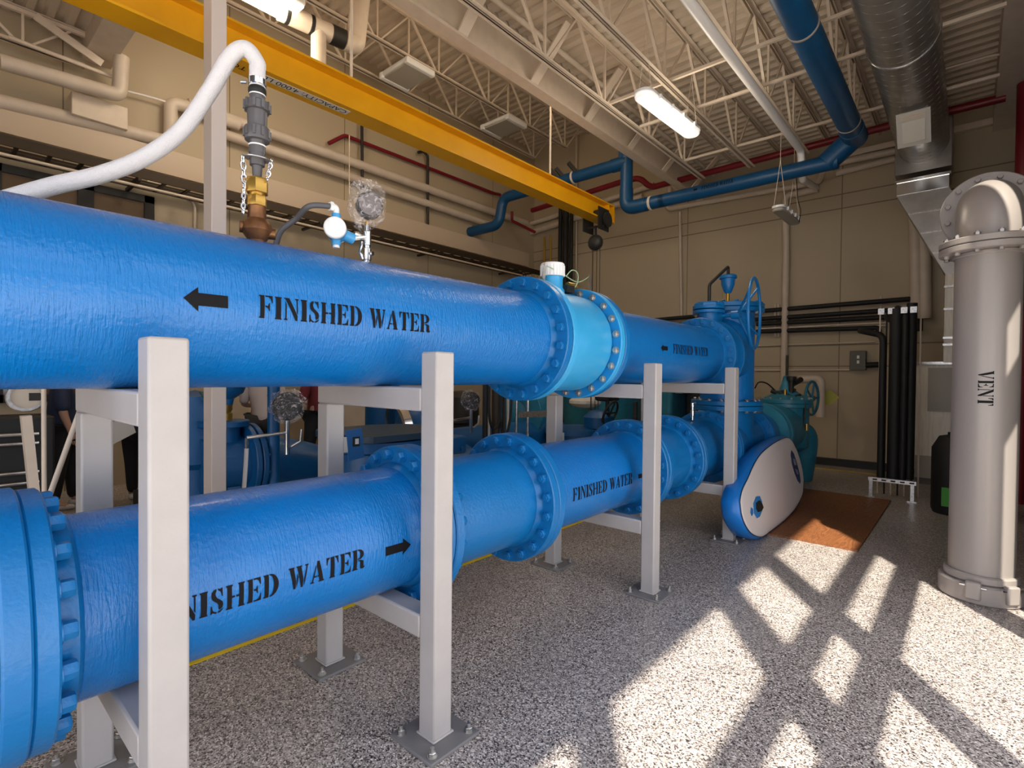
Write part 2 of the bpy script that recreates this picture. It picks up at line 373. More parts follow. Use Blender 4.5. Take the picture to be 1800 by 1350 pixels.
def cyl_mapper(o, along, radial, up, R, a0=0):
    o = Vector(o); along = Vector(along); radial = Vector(radial); up = Vector(up)
    def f(x, y):
        a = a0+y/R; return o+along*x+(radial*math.cos(a)+up*math.sin(a))*(R+.0018)
    return f
def font_mesh(txt, size, o, xdir, ydir, m, parent, name='lettering', ext=.0, align='LEFT', mapper=None):
    cu = bpy.data.curves.new('t', 'FONT'); cu.body = txt; cu.size = size; cu.align_x = align; cu.extrude = ext
    ob = bpy.data.objects.new('t', cu); link(ob); dg = bpy.context.evaluated_depsgraph_get(); me = bpy.data.meshes.new_from_object(ob.evaluated_get(dg))
    mb = MB(); o = Vector(o); xd = Vector(xdir); yd = Vector(ydir); zd = xd.cross(yd)
    mb.add([(mapper(v.co.x, v.co.y) if mapper else o+xd*v.co.x+yd*v.co.y+zd*v.co.z) for v in me.vertices], [tuple(p.vertices) for p in me.polygons])
    bpy.data.objects.remove(ob); bpy.data.curves.remove(cu); bpy.data.meshes.remove(me)
    return build(name, mb, m, parent, smooth=0)
# ---------------------------------------------------------------- room
YF, XL, XR, YB = 11.2, -9.06, .70, -2.5
ZR, ZL, XG = 5.95, 7.74, -4.4
struct('floor', MB().bb((XL-.2, YB-.15, -.1), (XR+.12, YF+.2, 0)), FLOOR, smooth=0)
CONC = mat('bounce_driveway', (.84, .77, .66), .7, mix=((.78, .71, .60), 2, .4, .7))  # unseen outside ground, added and kept pale to bounce sun onto the ceiling
struct('floor_outside', MB().bb((XR+.125, YB-12, -.1), (18, YF+8, -.01)).bb((XL, YB-12, -.1), (XR+.125, YB-.155, -.01)), CONC, smooth=0)
WF = wall_mat('wall_panels_far', 0, -7.62, 2.9, [4.72, 4.98, 2.22, 1.83])
WL = wall_mat('wall_panels_left', 1, 1.31, 2.06, [])
struct('wall_far', MB().bb((XL-.2, YF, 0), (XR+.1, YF+.2, 8.1)), WF, smooth=0)
struct('wall_left', MB().bb((XL-.2, YB, 0), (XL, YF, 8.1)), WL, smooth=0)
mb = MB(); O0, O1 = -2.5, 4.50
mb.bb((XR, O1, 0), (XR+.12, YF, 6.2)); mb.bb((XR, YB, 5.25), (XR+.12, O1, 6.2))
DIMW = mat('ambient_cut_wall', (.16, .15, .14), .6)  # unseen right and back walls coloured dark to cut ambient bounce
struct('wall_right', mb, DIMW, smooth=0)
mb = MB()
for a, b in ((-.89, -.57), (.89, 1.30), (1.97, 2.30), (3.92, 4.29)): mb.bb((XR, a, 0), (XR+.03, b, 5.25))
for a, b in ((2.475, 2.90), (3.325, 3.75)): mb.bb((XR+.002, O0, a), (XR+.028, O1, b))
struct('window_1', mb, DARK, smooth=0)
mb = MB(); mb.bb((XL, YB-.15, 0), (-3.6, YB, 8)); mb.bb((.1, YB-.15, 0), (XR, YB, 6.2)); mb.bb((-3.6, YB-.15, 3.4), (.1, YB, 8.0)); struct('wall_back', mb, DIMW, smooth=0)
struct('trim_1', MB().bb((-8.9, YF-.10, 0), (XR, YF-.002, .13)), DARK, smooth=0)
def deck(x0, x1, y0, y1, z):
    mb = MB(); p = .19; y = y0; prof = []
    while y < y1:
        prof += [(y, z), (y+.075, z), (y+.10, z+.05), (y+.165, z+.05)]; y += p
    n = len(prof); mb.add([(x0, a, b) for a, b in prof]+[(x1, a, b) for a, b in prof], [(i, i+1, n+i+1, n+i) for i in range(n-1)])
    mb.bb((x0, y0, z+.06), (x1, y1, z+.16)); return mb
struct('ceiling', deck(XG, XR+.1, YB, YF, ZR), DECK, smooth=0)
struct('ceiling', deck(XL, XG, 1.6, YF, ZL), DECK, smooth=0)
struct('ceiling', deck(XL, XG, YB, 1.6, 6.06), DECK, smooth=0)
struct('wall_clerestory', MB().bb((XL, 1.50, 6.12), (XG, 1.6, ZL+.1)), DECK, smooth=0)
struct('wall_clerestory', MB().bb((XG-.03, YB, ZR-.03), (XG-.012, YF, ZL+.1)), DECK, smooth=0)

# floor marks
def stripe(n, a, b, wd, lab):
    return tag(build(n, MB().bar(a, b, wd, .004), YELT, smooth=0), lab, 'floor marking')
stripe('floor_stripe', (-3.2, -1.5, .003), (-3.2, 7.5, .003), .06, 'yellow stripe on the speckled floor running under the lower blue pipe')
stripe('floor_stripe', (-7.5, 10.6, .003), (-1.15, 10.6, .003), .06, 'yellow stripe on the dark floor along the foot of the far wall')

# deep girder and kicker plates
g = thing('roof_girder', 'deep cream steel girder crossing the ceiling between the low and high roofs', 'girder', (XG, 4, 5.35))
mb = MB(); mb.bb((XG-.06, YB, 5.35), (XG+.10, YF, 5.385)); build('bottom_flange', mb, CREAMP, g)
build('web', MB().bb((XG-.01, YB, 5.385), (XG+.02, YF, 5.93)), CREAMP, g)
for i, yy in enumerate((.23, 1.50, 2.77, 4.04, 5.31, 6.58, 7.85, 9.12, 10.39)):
    build('kicker_plate', MB().prism([(0.02, 0), (.05, 0), (.60, .54), (.57, .54)], (XG+.03, yy-.07, 5.385), (1, 0, 0), (0, 0, 1), (0, .14, 0)), CREAMP, g)
build('roof_girder', MB().bb((.2, YB, 5.50), (.62, YF, 5.93)), CREAMP)
tag(bpy.data.objects['roof_girder.001'], 'wide plain cream girder at the ceiling edge right of the spiral duct', 'girder')
b = build('roof_girder', MB().bb((XL, 1.50, 5.80), (XG-.1, 1.82, 6.12)), CREAMP)
tag(b, 'cream cross beam meeting the left wall behind the yellow beam', 'girder')

def joist(x, zb, zt, y0, y1, yb0, yb1, node0, P, label, cat='roof joist'):
    t = thing('roof_joist', label, cat, (x, node0, zb))
    tc = MB(); bc = MB()
    for s in (-1, 1):
        tc.bb((x+s*.012, y0, zt-.008), (x+s*.06, y1, zt)); tc.bb((x+s*.012, y0, zt-.055), (x+s*.020, y1, zt))
        bc.bb((x+s*.012, yb0, zb), (x+s*.055, yb1, zb+.008)); bc.bb((x+s*.012, yb0, zb), (x+s*.020, yb1, zb+.05))
    build('top_chord', tc, CREAMP, t, smooth=0); build('bottom_chord', bc, CREAMP, t, smooth=0)
    y = node0
    while y-P > yb0+.1: y -= P
    while y < yb1:
        if y-P*.5 > y0: build('web_bar', MB().bar((x, y-.06, zb+.03), (x, y-P*.5+.02, zt-.03), .032, .032), CREAMP, t, smooth=0)
        build('web_bar', MB().bar((x, y, zb+.03), (x, y, zt-.03), .026, .026), CREAMP, t, smooth=0)
        if y+P*.5 < y1: build('web_bar', MB().bar((x, y+.06, zb+.03), (x, y+P*.5-.02, zt-.03), .024, .024), CREAMP, t, smooth=0)
        y += P
    return t
zt, zb = 5.94, 5.14
for x, lab in ((-3.65, 'cream open-web joist nearest the deep girder, under the low roof'), (-2.82, 'cream open-web joist just right of the white linear lamp'),
               (-2.01, 'cream open-web joist right behind the white overhead pipe'), (-1.26, 'cream open-web joist half hidden behind the big overhead blue pipe'), (-.47, 'cream open-web joist mostly hidden behind the spiral duct')):
    joist(x, zb, zt, YB, YF, YB+.3, 9.3, 4.67, 1.27, lab)
for x, lab in ((-7.30, 'cream open-web joist of the high roof nearest the deep girder'), (-8.25, 'cream open-web joist of the high roof above the flat panel lamps')):
    joist(x, 7.0, 7.73, 2.0, YF, 2.2, 10.2, 4.95, 1.30, lab)
joist(-8.85, 5.60, 6.05, -1, 1.5, -1, 1.5, .9, 1.0, 'short cream joist with cross bracing at the upper left by the wall')
br = tag(build('cross_brace', MB().bar(at(62, 28, 0, -8.7), at(180, 112, 0, -8.7), .02, .10), CREAMP), 'wide flat cream diagonal brace at the upper left corner', 'brace')
for i, (y, z, lab) in enumerate(((6.05, 5.17, 'cream bridging bar across the joists, upper of the front pair'), (6.9, 5.17, 'cream bridging bar across the joists, lower of the front pair'), (8.45, 5.17, 'cream bridging bar across the joists nearest the far wall'))):
    tag(build('bridging_bar', MB().bb((-3.65, y, z+.02), (.2, y+.035, z+.055)), CREAMP), lab, 'bridging bar')
tag(build('ledger_angle', MB().bb((XG, YF-.1, 5.60), (.2, YF-.002, 5.70)), CREAMP), 'cream ledger angle along the top of the far wall under the red pipe', 'ledger')

# ---------------------------------------------------------------- monorail beam with hoist
t = thing('monorail_beam', 'long yellow hoist beam marked with its capacity crossing above the pipes', 'hoist beam', (-4.72, 7.8, 4.2))
zb = 4.2; X0, X1 = -4.84, -4.60; Y1 = 7.85
build('bottom_flange', MB().bb((X0, YB, zb), (X1, Y1, zb+.022)), YEL, t); build('top_flange', MB().bb((X0, YB, zb+.285), (X1, Y1, zb+.305)), YEL, t)
build('web', MB().bb((-4.728, YB, zb+.022), (-4.712, Y1, zb+.285)), YEL, t)
build('end_stop', MB().bb((X0+.02, Y1-.16, zb+.022), (X1-.005, Y1-.145, zb+.285)), YEL, t); build('end_plate', MB().bb((X0, Y1, zb), (X1, Y1+.012, zb+.305)), YEL, t)
build('capacity_label', MB().bb((-4.755, 2.0, zb-.003), (-4.665, 2.86, zb-.0005)), mat('label_white', (.75, .7, .62), .5), t)
font_mesh('CAPACITY: 4,000 LB (2 TON)', .094, (-4.678, 2.84, zb-.0045), (0, -1, 0), (-1, 0, 0), INK, t)
for yy in (-1, 2.9, 6.2):
    build('hanger_rod', MB().cyl((-4.72, yy, zb+.3), (-4.72, yy, 7.72 if yy > 1.6 else 6.04), .014), CREAMP, t)
h = thing('chain_hoist', 'dark chain hoist on a trolley hanging at the end of the yellow beam', 'hoist', (-4.72, 7.45, 3.5))
hm = MB()
for s in (-1, 1):
    hm.bb((-4.72+s*.14, 7.30, 4.0), (-4.72+s*.155, 7.62, 4.36))
    for yy in (7.36, 7.55): hm.cyl((-4.72+s*.05, yy, 4.265), (-4.72+s*.15, yy, 4.265), .055)
hm.cyl((-4.9, 7.46, 4.08), (-4.55, 7.46, 4.08), .018); build('trolley', hm, DARK, h)
build('hand_wheel', MB().lathe([(.12, 0), (.12, .03)], (-4.53, 7.5, 4.17), (1, 0, 0), 20), DARK, h)
build('gear_case', MB().sphere((-4.72, 7.46, 3.82), .12, (1.1, .9, 1.1)).cyl((-4.72, 7.46, 3.9), (-4.72, 7.46, 4.1), .02), DARK, h, smooth=60)
for dx, r in ((-.05, .010), (.03, .006), (.09, .006)): build('chain', MB().cyl((-4.72+dx, 7.46, 3.8), (-4.72+dx, 7.46, .9), r, n=6), BROWNM, h)
c = thing('column', 'pale square steel column behind the pipes at the left, rising through the view', 'column', (-4.08, 1.42, 0))
build('shaft', MB().bb((-4.155, 1.37, .02), (-4.0, 1.47, ZR)), mat('column_paint', (.62, .53, .48), .45), c, bevel=.006)
build('base_plate', MB().bb((-4.22, 1.29, 0), (-3.93, 1.55, .02)), GREY, c)

# ---------------------------------------------------------------- overhead pipes on the right
t = thing('overhead_blue_pipe', 'large dark blue pipe hung under the ceiling turning left along the far wall', 'pipe', (-1.28, 8, 4.95))
bx, bz, br_ = -1.275, 5.0, .138
PY = 8.75; RL = .113
PZ = at(1300, 322, 1, PY).z
pe = at(1497, 262, 1, PY)
build('pipe', MB().cyl((bx, YB+.05, bz), (bx, PY-.30, bz), br_, n=40), NAVY, t)
build('elbow', MB().tube(fillet([(bx, PY-.36, bz), (bx, PY, bz), (bx, PY, bz+.02), (bx-.36, PY, PZ)], .14), br_*1.09, 28), NAVY, t)
build('pipe', MB().cyl((bx-.2, PY, PZ), (-4.2, PY, PZ), RL, n=28), NAVY, t)
xc = at(1101, 340, 1, PY).x; z2 = at(1050, 300, 1, PY).z
build('elbow', MB().tube(fillet([(xc+.42, PY, PZ), (xc, PY, PZ), (xc, PY, PZ+.36)], .2), RL*1.1, 24), NAVY, t)
build('pipe', MB().cyl((xc+.3, PY, PZ), (-4.1, PY, PZ), RL, n=28), NAVY, t)
build('riser', MB().cyl((xc, PY, PZ+.25), (xc, PY, z2+.28), RL, n=24), NAVY, t)
build('cap_flange', MB().prism([(-.13, 0), (.13, -.1), (.13, -.3), (-.13, -.3)], (xc, PY-.1, z2+.34), (1, 0, 0), (0, 0, 1), (0, .2, 0)), NAVY, t, bevel=.02)
build('elbow', MB().cyl((xc+.02, PY, z2), (xc-.3, PY, z2), RL*1.12), NAVY, t)
xe = at(884, 352, 1, PY).x; z3_ = at(866, 398, 1, PY).z
build('pipe', MB().tube(fillet([(xc-.2, PY, z2), (xe, PY, z2-.0), (xe-.12, PY, z3_), (XL+.02, PY, z3_-.0)], .2), RL, 24), NAVY, t)
for x, z in ((at(1142, 355, 1, PY).x, PZ), (at(1007, 315, 1, PY).x, z2)): build('clamp', MB().ring((x, PY, z), (1, 0, 0), RL, RL+.012, .045), CREAMP, t)
for y in (3.4, 5.65, 8.15): build('clamp', MB().ring((bx, y, bz+.0), (0, 1, 0), .137, .147, .03), mat('clamp_grey', (.3, .27, .24), .5), t)
xs = at(1238, 320, 1, PY).x
words('FINISHED WATER', xs, -.01, at(1293, 312, 1, PY).x-xs, .075, cyl_mapper((0, PY, PZ), (1, 0, 0), (0, -1, 0), (0, 0, 1), .115), t)
inked('stencilled_arrow', [ARROW], .035, .06, lambda x, y: cyl_mapper((0, PY, PZ), (1, 0, 0), (0, -1, 0), (0, 0, 1), .115)(xs-.14+x, y-.01), t)

t = thing('white_overhead_pipe', 'white pipe descending along the ceiling to an offset above the far wall', 'pipe', (-2.0, 8, 4.9))
P_ = [(-2.02, YB, 5.06), (-2.02, 9.1, 5.06), (-2.02, 9.1, 4.72), (-1.75, 9.9, 4.55)]
p0 = at(1215, 15, 2, 5.02); yw = at(1408, 265, 2, 5.02)
build('pipe', MB().tube(fillet([(p0.x, YB, 5.02), (yw.x, yw.y, 5.02), at(1410, 315, 1, yw.y+.1), at(1435, 330, 1, 10.6)], .12), .052, 20), WHITEP, t)
def cpipe(label, pts, r, m=PVC, fr=.12, name='wall_pipe', n=16, cat='pipe', group=None):
    return tag(build(name, MB().tube(fillet(pts, fr), r, n), m), label, cat, group)
yy = YF-.12
cpipe('upper cream pipe along the far wall below the overhead blue pipe', [at(1180, 348, 1, yy), at(1590, 262, 1, yy)], .06)
cpipe('cream pipe loop low under the far end of the overhead blue pipe', [at(1178, 330, 1, yy), at(1172, 368, 1, yy), at(1440, 320, 1, yy), at(1447, 300, 1, yy-.5)], .05)
cpipe('vertical cream pipe down the far wall left of the grey electrical box', [at(1438, 332, 1, yy), at(1380, 345, 1, yy), at(1382, 440, 1, yy), at(1377, 704, 1, yy)], .06)
cpipe('thin cream conduit on the far wall above the teal pump valve', [at(1195, 372, 1, YF-.05), at(1198, 560, 1, YF-.05)], .03, fr=.02)
cpipe('upper of the cream pipes reaching left behind the yellow beam', [at(900, 420, 1, yy), at(1130, 345, 1, yy)], .07)
cpipe('long cream pipe bundle behind the yellow beam end', [at(905, 402, 1, yy), at(1150, 325, 1, yy)], .06)
cpipe('cream pipe high on the far wall behind the square duct', [at(1470, 305, 1, yy), at(1590, 275, 1, yy)], .05)
cpipe('tall cream downpipe at the right end of the far wall', [at(1608, 330, 1, yy), at(1612, 560, 1, yy)], .09)
cpipe('second tall cream downpipe beside the diagonal duct', [at(1625, 380, 1, yy), at(1626, 560, 1, yy)], .09)
cpipe('thin pale conduit across the right of the ceiling', [at(1662, 121, 2, 5.6), at(1745, 97, 2, 5.6), at(1800, 92, 2, 5.55)], .015, CREAMP, .05)
cpipe('pale vertical conduit in the left corner of the far wall', [at(1013, 236, 1, YF-.05), at(1013, 500, 1, YF-.05)], .02, CREAMP)
cpipe('thin cream pipe running beside the deep girder', [(-4.05, YB, 5.78), (-4.05, YF-.3, 5.78)], .035, PVC, name='thin_pipe')

# red sprinkler pipes
ry = 9.9
cpipe('large red sprinkler main along the top of the far wall', [at(935, 370, 1, ry), at(1098, 318, 1, ry), at(1125, 312, 1, ry), at(1143, 330, 1, ry), at(1560, 222, 1, ry), at(1768, 171, 1, ry)], .058, RED, .15, 'sprinkler_pipe')
cpipe('red vertical sprinkler riser at the right behind the vent', [(.50, 9.5, 0.0), (.50, 9.5, 5.45)], .11, RED, name='sprinkler_pipe')
cpipe('thin red sprinkler branch high on the left wall', [at(578, 252, 0, XL+.1), at(606, 238, 0, XL+.1), at(868, 340, 0, XL+.1), at(880, 342, 0, XL+.1), at(881, 372, 0, XL+.1)], .035, RED, .06, 'sprinkler_pipe')
cpipe('short red sprinkler branch near the left room corner', [at(900, 372, 1, ry-.1), at(900, 388, 1, ry-.1), at(940, 408, 1, ry-.1)], .035, RED, .06, 'sprinkler_pipe')
for i, (x, y) in enumerate(((967, 298), (977, 296), (999, 286))):
    b_ = MB(); p = at(x, y, 1, PY-.15); q = at(x+20, y+24, 1, PY); b_.bar(p, q, .07, .07)
    tag(build('pipe_hanger', b_, DARK), ('leftmost', 'middle', 'rightmost')[i]+' dark slotted bracket above the overhead blue pipe', 'bracket')

# spiral duct
t = thing('spiral_duct', 'large round spiral duct running along the ceiling to the air unit', 'duct', (-.6, 9, 4.85))
dx, dz, dr = -.59, 5.15, .31
mb = MB(); mb.cyl((dx, YB, dz), (dx, 10.0, dz), dr, n=48); build('duct', mb, GALV, t)
mb = MB(); y = -1.0; pts = []
k = 0
while y < 9.9:
    a = k*math.pi/10; pts.append((dx+math.cos(a)*(dr+.001), y, dz+math.sin(a)*(dr+.001))); y += .14/20; k += 1
build('spiral_seam', MB().tube(pts, .0035, 4), GALV, t)
for y in (4.0, 6.75, 9.95): build('seam_band', MB().ring((dx, y, dz), (0, 1, 0), dr, dr+.012, .04), STEEL, t)
rg = thing('air_register', 'square air register with a grille on the underside of the spiral duct', 'air register', (-.58, 8.4, 4.6))
R_ = [at(1577, 192, 1, 8.0), at(1627, 180, 1, 8.0), at(1637, 258, 1, 8.0), at(1592, 268, 1, 8.0)]
cx_ = sum((p for p in R_), Vector())/4
fwd = Vector((0, -.75, -.66)); up = Vector((0, -.66, .75))
def quadbox(c, w_, h_, d0, d1, inner=0):
    mb = MB(); ux = Vector((1, 0, 0)); pr = [(-w_/2, -h_/2), (w_/2, -h_/2), (w_/2, h_/2), (-w_/2, h_/2)]
    return mb.prism(pr, Vector(c)+fwd*d0, ux, up, fwd*(d1-d0))
rc = at(1606, 225, 1, 8.0)
build('neck', quadbox(rc, .27, .36, -.42, 0), mat('register_grey', (.40, .37, .33), .5), rg)
build('face_frame', quadbox(rc, .33, .42, 0, .02), mat('register_frame', (.55, .52, .47), .45), rg)
build('grille', quadbox(rc+up*-.03, .22, .26, .02, .026), mat('register_grille', (.72, .68, .6), .6, bump=[(150, .6, (1, 1, 1))]), rg)
for k in range(3): build('louvre', quadbox(rc+up*(.13+.02*k), .24, .008, .02, .03), CREAMP, rg)
t = thing('supply_duct', 'galvanised square duct slanting from the spiral duct down to the air unit', 'duct', (-.3, 10.3, 1.9))
build('transition', MB().bb((-.93, 9.95, 4.72), (-.25, 10.5, 5.48)), GALV, t, bevel=.01)
build('collar', MB().bb((-.92, 9.93, 4.60), (-.26, 10.52, 4.64)).bb((-.90, 9.95, 4.42), (-.28, 10.5, 4.60)), CHROME, t)
mb = MB(); mb.prism([(-.90, 4.42), (-.28, 4.42), (.30, 3.15), (-.30, 3.15)], (0, 9.97, 0), (1, 0, 0), (0, 0, 1), (0, .5, 0)); build('slanted_section', mb, GALV, t)
for k in range(1, 4):
    f_ = k/4; build('seam', MB().bb((-.90+.60*f_-.0, 9.955, 4.42-1.27*f_), (-.28+.58*f_, 9.972, 4.42-1.27*f_+.02)), STEEL, t)
build('drop_section', MB().bb((-.30, 9.97, 1.86), (.30, 10.47, 3.15)), AHUW, t)
for z in (2.1, 2.2, 2.62, 2.95): build('seam', MB().bb((-.31, 9.955, z), (.31, 10.48, z+.03)), STEEL, t)
t = thing('air_handling_unit', 'pale panelled air handling unit on the floor behind the vent', 'air unit', (-.2, 10.5, 0))
build('cabinet', MB().bb((-.64, 10.15, .22), (.36, 10.95, 1.84)), AHUW, t, bevel=.01)
build('plinth', MB().bb((-.62, 10.17, .0), (.34, 10.93, .22)), mat('plinth_grey', (.16, .15, .14), .6), t)
build('access_panel', MB().bb((-.48, 10.138, 1.12), (.2, 10.15, 1.78)), mat('panel_grey', (.42, .40, .36), .5), t)
build('lower_panel', MB().bb((-.62, 10.135, .10), (.34, 10.15, .44)), mat('panel_low', (.40, .38, .35), .5), t)
build('top_rail', MB().bb((-.72, 10.12, 1.83), (.4, 10.98, 1.87)), STEEL, t)
jc = thing('plastic_drum', 'black plastic drum with a green label on the floor behind the vent', 'drum', (-.22, 8.2, 0))
build('body', MB().lathe([(.0, 0), (.20, 0), (.22, .05), (.22, .78), (.15, .92), (.07, .94), (.07, .97), (0, .97)], (-.12, 8.2, 0), (0, 0, 1), 28), BLACK, jc)
build('label', MB().box((-.16, 7.985, .22), (.14, .02, .22)), GREEN, jc)

# black refrigerant pipes along the far wall and down to the strut stand
blk = [((1140, 563), (1618, 524), 'top'), ((1140, 574), (1600, 543), 'second'), ((1330, 570), (1585, 556), 'third'), ((1330, 583), (1545, 576), 'lowest')]
for (a, b, nm), xx, dy in zip(blk, (-.56, -.66, -.78, -.90), (8.75, 8.70, 8.70, 8.70)):
    p = at(*a, 1, YF-.12); q = at(*b, 1, YF-.12)
    pts = [p, q, Vector((q.x, dy+.3, q.z)), Vector((xx, dy, q.z-.25)), Vector((xx, dy, .26))] if nm != 'top' else [p, q, Vector((q.x, YF-.12, q.z-.55))]
    if nm != 'top':
        q = at(b[0], b[1], 1, YF-.12); pts = [p, q, q+Vector((0, 0, -.12)), Vector((q.x, 9.0, q.z-.2)), Vector((xx, dy, q.z-.3)), Vector((xx, dy, .26))]
    cpipe(nm+' of the black insulated pipes along the far wall', pts, .042, BLACK, .1, 'insulated_pipe', 12)
cpipe('thick black insulated riser standing on the strut stand', [(-.76, 8.72, 2.55), (-.76, 8.72, .26)], .075, BLACK, name='insulated_pipe')
cpipe('black insulated riser beside the air unit, rightmost on the stand', [(-.60, 8.8, 2.62), (-.60, 8.8, .26)], .06, BLACK, name='insulated_pipe')
for i, z in enumerate((553, 590, 594)):
    cpipe(('upper', 'middle', 'lower')[i]+' thin pale conduit between the black pipes on the far wall', [at(1330, (560, 578, 581)[i], 1, YF-.06), at(1560 if i else 1600, (543, 567, 572)[i], 1, YF-.06)], .018, CREAMP, name='conduit')
for i, x in enumerate((1362, 1368, 1549)):
    cpipe(('left vertical', 'right vertical', 'far right')[i]+' strut holding the black pipes on the far wall', [at(x, 534 if i < 2 else 520, 1, YF-.03), at(x, 592 if i < 2 else 570, 1, YF-.03)], .02, CREAMP, name='wall_strut', n=4, cat='strut')
t = thing('strut_stand', 'low slotted steel stand on the floor carrying the black vertical pipes', 'pipe stand', (-.78, 8.6, 0))
build('rail', MB().bb((-1.02, 8.55, .22), (-.50, 8.60, .27)), STEEL, t)
for x in (-.99, -.54): build('leg', MB().bb((x-.02, 8.55, 0), (x+.02, 8.60, .22)).bb((x-.05, 8.52, 0), (x+.05, 8.63, .012)), STEEL, t)
for i in range(5): build('slot', MB().bb((-.97+.1*i, 8.545, .235), (-.92+.1*i, 8.551, .255)), BLACK, t)
for i in range(7):
    z0 = 2.55-.02*i; x = -.96+.075*i
    cpipe(['first', 'second', 'third', 'fourth', 'fifth', 'sixth', 'seventh'][i]+' from left of the thin rods and small valves among the black risers', [(x, 8.9, z0), (x+.01, 8.9, 0)], .010, DARK if i % 2 else CREAMP, name='thin_rod', n=8)
for i, x in enumerate((-.93, -.82, -.68, -.58)):
    tag(build('pipe_clamp', MB().bb((x-.03, 8.66, 2.48), (x+.04, 8.72, 2.56)), STEEL), ['leftmost', 'second from left', 'third from left', 'rightmost'][i]+' bright clamp across the top of the black risers', 'clamp')
t = thing('electrical_box', 'grey disconnect switch box on the far wall', 'electrical box', at(1507, 650, 1, YF-.1))
p = at(1494, 617, 1, YF-.12); q = at(1522, 651, 1, YF-.12)
build('enclosure', MB().bb((p.x, YF-.14, q.z), (q.x, YF-.0, p.z)), BOXG, t, bevel=.01)
for z in (.35, .6): build('label', MB().bb((p.x+(q.x-p.x)*.45, YF-.143, q.z+(p.z-q.z)*z), (p.x+(q.x-p.x)*.6, YF-.14, q.z+(p.z-q.z)*(z+.16))), WHITE, t)
cpipe('thin horizontal conduit on the far wall into the grey switch box', [at(1325, 651, 1, YF-.03), at(1495, 650, 1, YF-.03)], .016, CREAMP, name='conduit')
cpipe('dark stub conduit right of the grey switch box', [at(1522, 642, 1, YF-.1), at(1545, 641, 1, YF-.1)], .05, BLACK, name='conduit')
cpipe('upper thin line of conduit along the far wall', [at(1325, 608, 1, YF-.03), at(1538, 601, 1, YF-.03)], .012, CREAMP, name='conduit')
cpipe('pale insulated pipe elbow with a drop leg beside the yellow tag', [at(1403, 667, 1, 10.3), at(1443, 666, 1, 10.3), at(1442, 733, 1, 10.3)], .07, PVC, .08)
tag(build('hazard_tag', MB().prism([(-.09, -.14), (.08, -.10), (.2, .02), (.06, .14), (-.07, .1)], at(1452, 700, 1, 10.4), (1, 0, 0), (0, 0, 1), (0, .004, 0)), YTAG), 'crumpled yellow tag hanging beside the pale pipe elbow', 'tag')
tag(build('plywood_sheet', MB().bb((-1.98, 5.73, .0), (-.75, 8.42, .018)), PLY, smooth=0), 'brown plywood sheet lying on the floor under the paddle board', 'plywood sheet')
for i, (x, lab) in enumerate(((985, 'left black riser in the left far corner'), (994.5, 'thick middle black riser in the left far corner'), (1004.5, 'right black riser in the left far corner'))):
    p = at(x, 400, 1, YF-.3); cpipe(lab, [(p.x, YF-.3, 0), (p.x, YF-.3, 5.9)], (.05, .08, .045)[i], BLACK, name='insulated_pipe')
for i, (x, lab) in enumerate(((957, 'left yellow conduit in the far corner'), (968, 'right yellow conduit in the far corner'))):
    p = at(x, 430, 1, YF-.1); cpipe(lab, [(p.x, YF-.1, 0), (p.x, YF-.1, 5.3)], .028, mat('conduit_yellow%d' % i, (.5, .28, .03), .5), name='conduit')
for i in range(7):
    p = at(920+5.5*i, 470, 0, XL+.2); cpipe(['first', 'second', 'third', 'fourth', 'fifth', 'sixth', 'seventh'][i]+' from left of the white conduits dropping from the tray end', [(p.x+.0, p.y, 4.3), (p.x, p.y+.1, 4.15), (p.x, p.y+.1, 0)], .022, CREAMP, .05, 'conduit', 8)

# ---------------------------------------------------------------- left wall
w_ = MB().bb((XL+.002, YB+.1, 4.50), (XL+.16, YF-.4, 4.86)); tag(build('wireway', w_, mat('wireway_cream', (.60, .48, .36), .45), smooth=0), 'long cream wireway box along the left wall above the cable tray', 'wireway')
t = thing('cable_tray', 'dark ladder cable tray along the left wall', 'cable tray', (-8.7, 4, 4.2))
for x in (-8.42, -8.92): build('side_rail', MB().bb((x-.012, YB+.2, 4.2), (x+.012, YF-.5, 4.32)), BROWNM, t, smooth=0)
for x in (-8.55, -8.68, -8.80): build('cable_run', MB().cyl((x, YB+.2, 4.25), (x, YF-.6, 4.25), .009, n=8), BROWNM, t)
y = YB+.3; k = 0; proto = None
while y < YF-.6 and k < 95:
    if proto is None: proto = build('rung', MB().bb((-8.92, -.02, 4.2), (-8.42, .02, 4.225)), BROWNM, t, smooth=0); proto.location.y += y; base = proto.location.copy(); y0 = y
    else: o = link(proto.copy()); o.parent = t; o.location = base+Vector((0, y-y0, 0))
    y += .30; k += 1
for yy in (2.0, 4.6, 7.2, 9.8): build('bracket', MB().bar((XL, yy, 4.18), (-8.40, yy, 4.18), .04, .04), BROWNM, t)
cpipe('thin pale conduit running just below the cable tray', [(-8.45, YB+.2, 4.10), (-8.45, YF-1.2, 4.10)], .018, CREAMP, name='conduit')
xw = XL+.14
cpipe('large cream pipe with an upturned elbow high at the upper left', [at(0, 108, 0, xw+.3), at(210, 168, 0, xw+.3), at(214, 100, 0, xw+.3)], .09, PVC, .1)
cpipe('large cream pipe above the wireway on the left wall', [at(-80, 160, 0, xw), at(300, 250, 0, xw), at(300, 180, 0, xw), at(330, 188, 0, xw), at(420, 220, 0, xw)], .09, PVC, .12)
cpipe('upper of the two long cream pipes along the left wall', [at(330, 183, 0, xw), at(925, 393, 0, xw)], .085, PVC)
cpipe('lower of the two long cream pipes along the left wall', [at(392, 235, 0, xw), at(860, 395, 0, xw)], .075, PVC)
cpipe('thin white cable between the cream pipes at the left', [at(222, 160, 0, xw), at(270, 172, 0, xw), at(325, 190, 0, xw)], .014, WHITEP, name='cable')
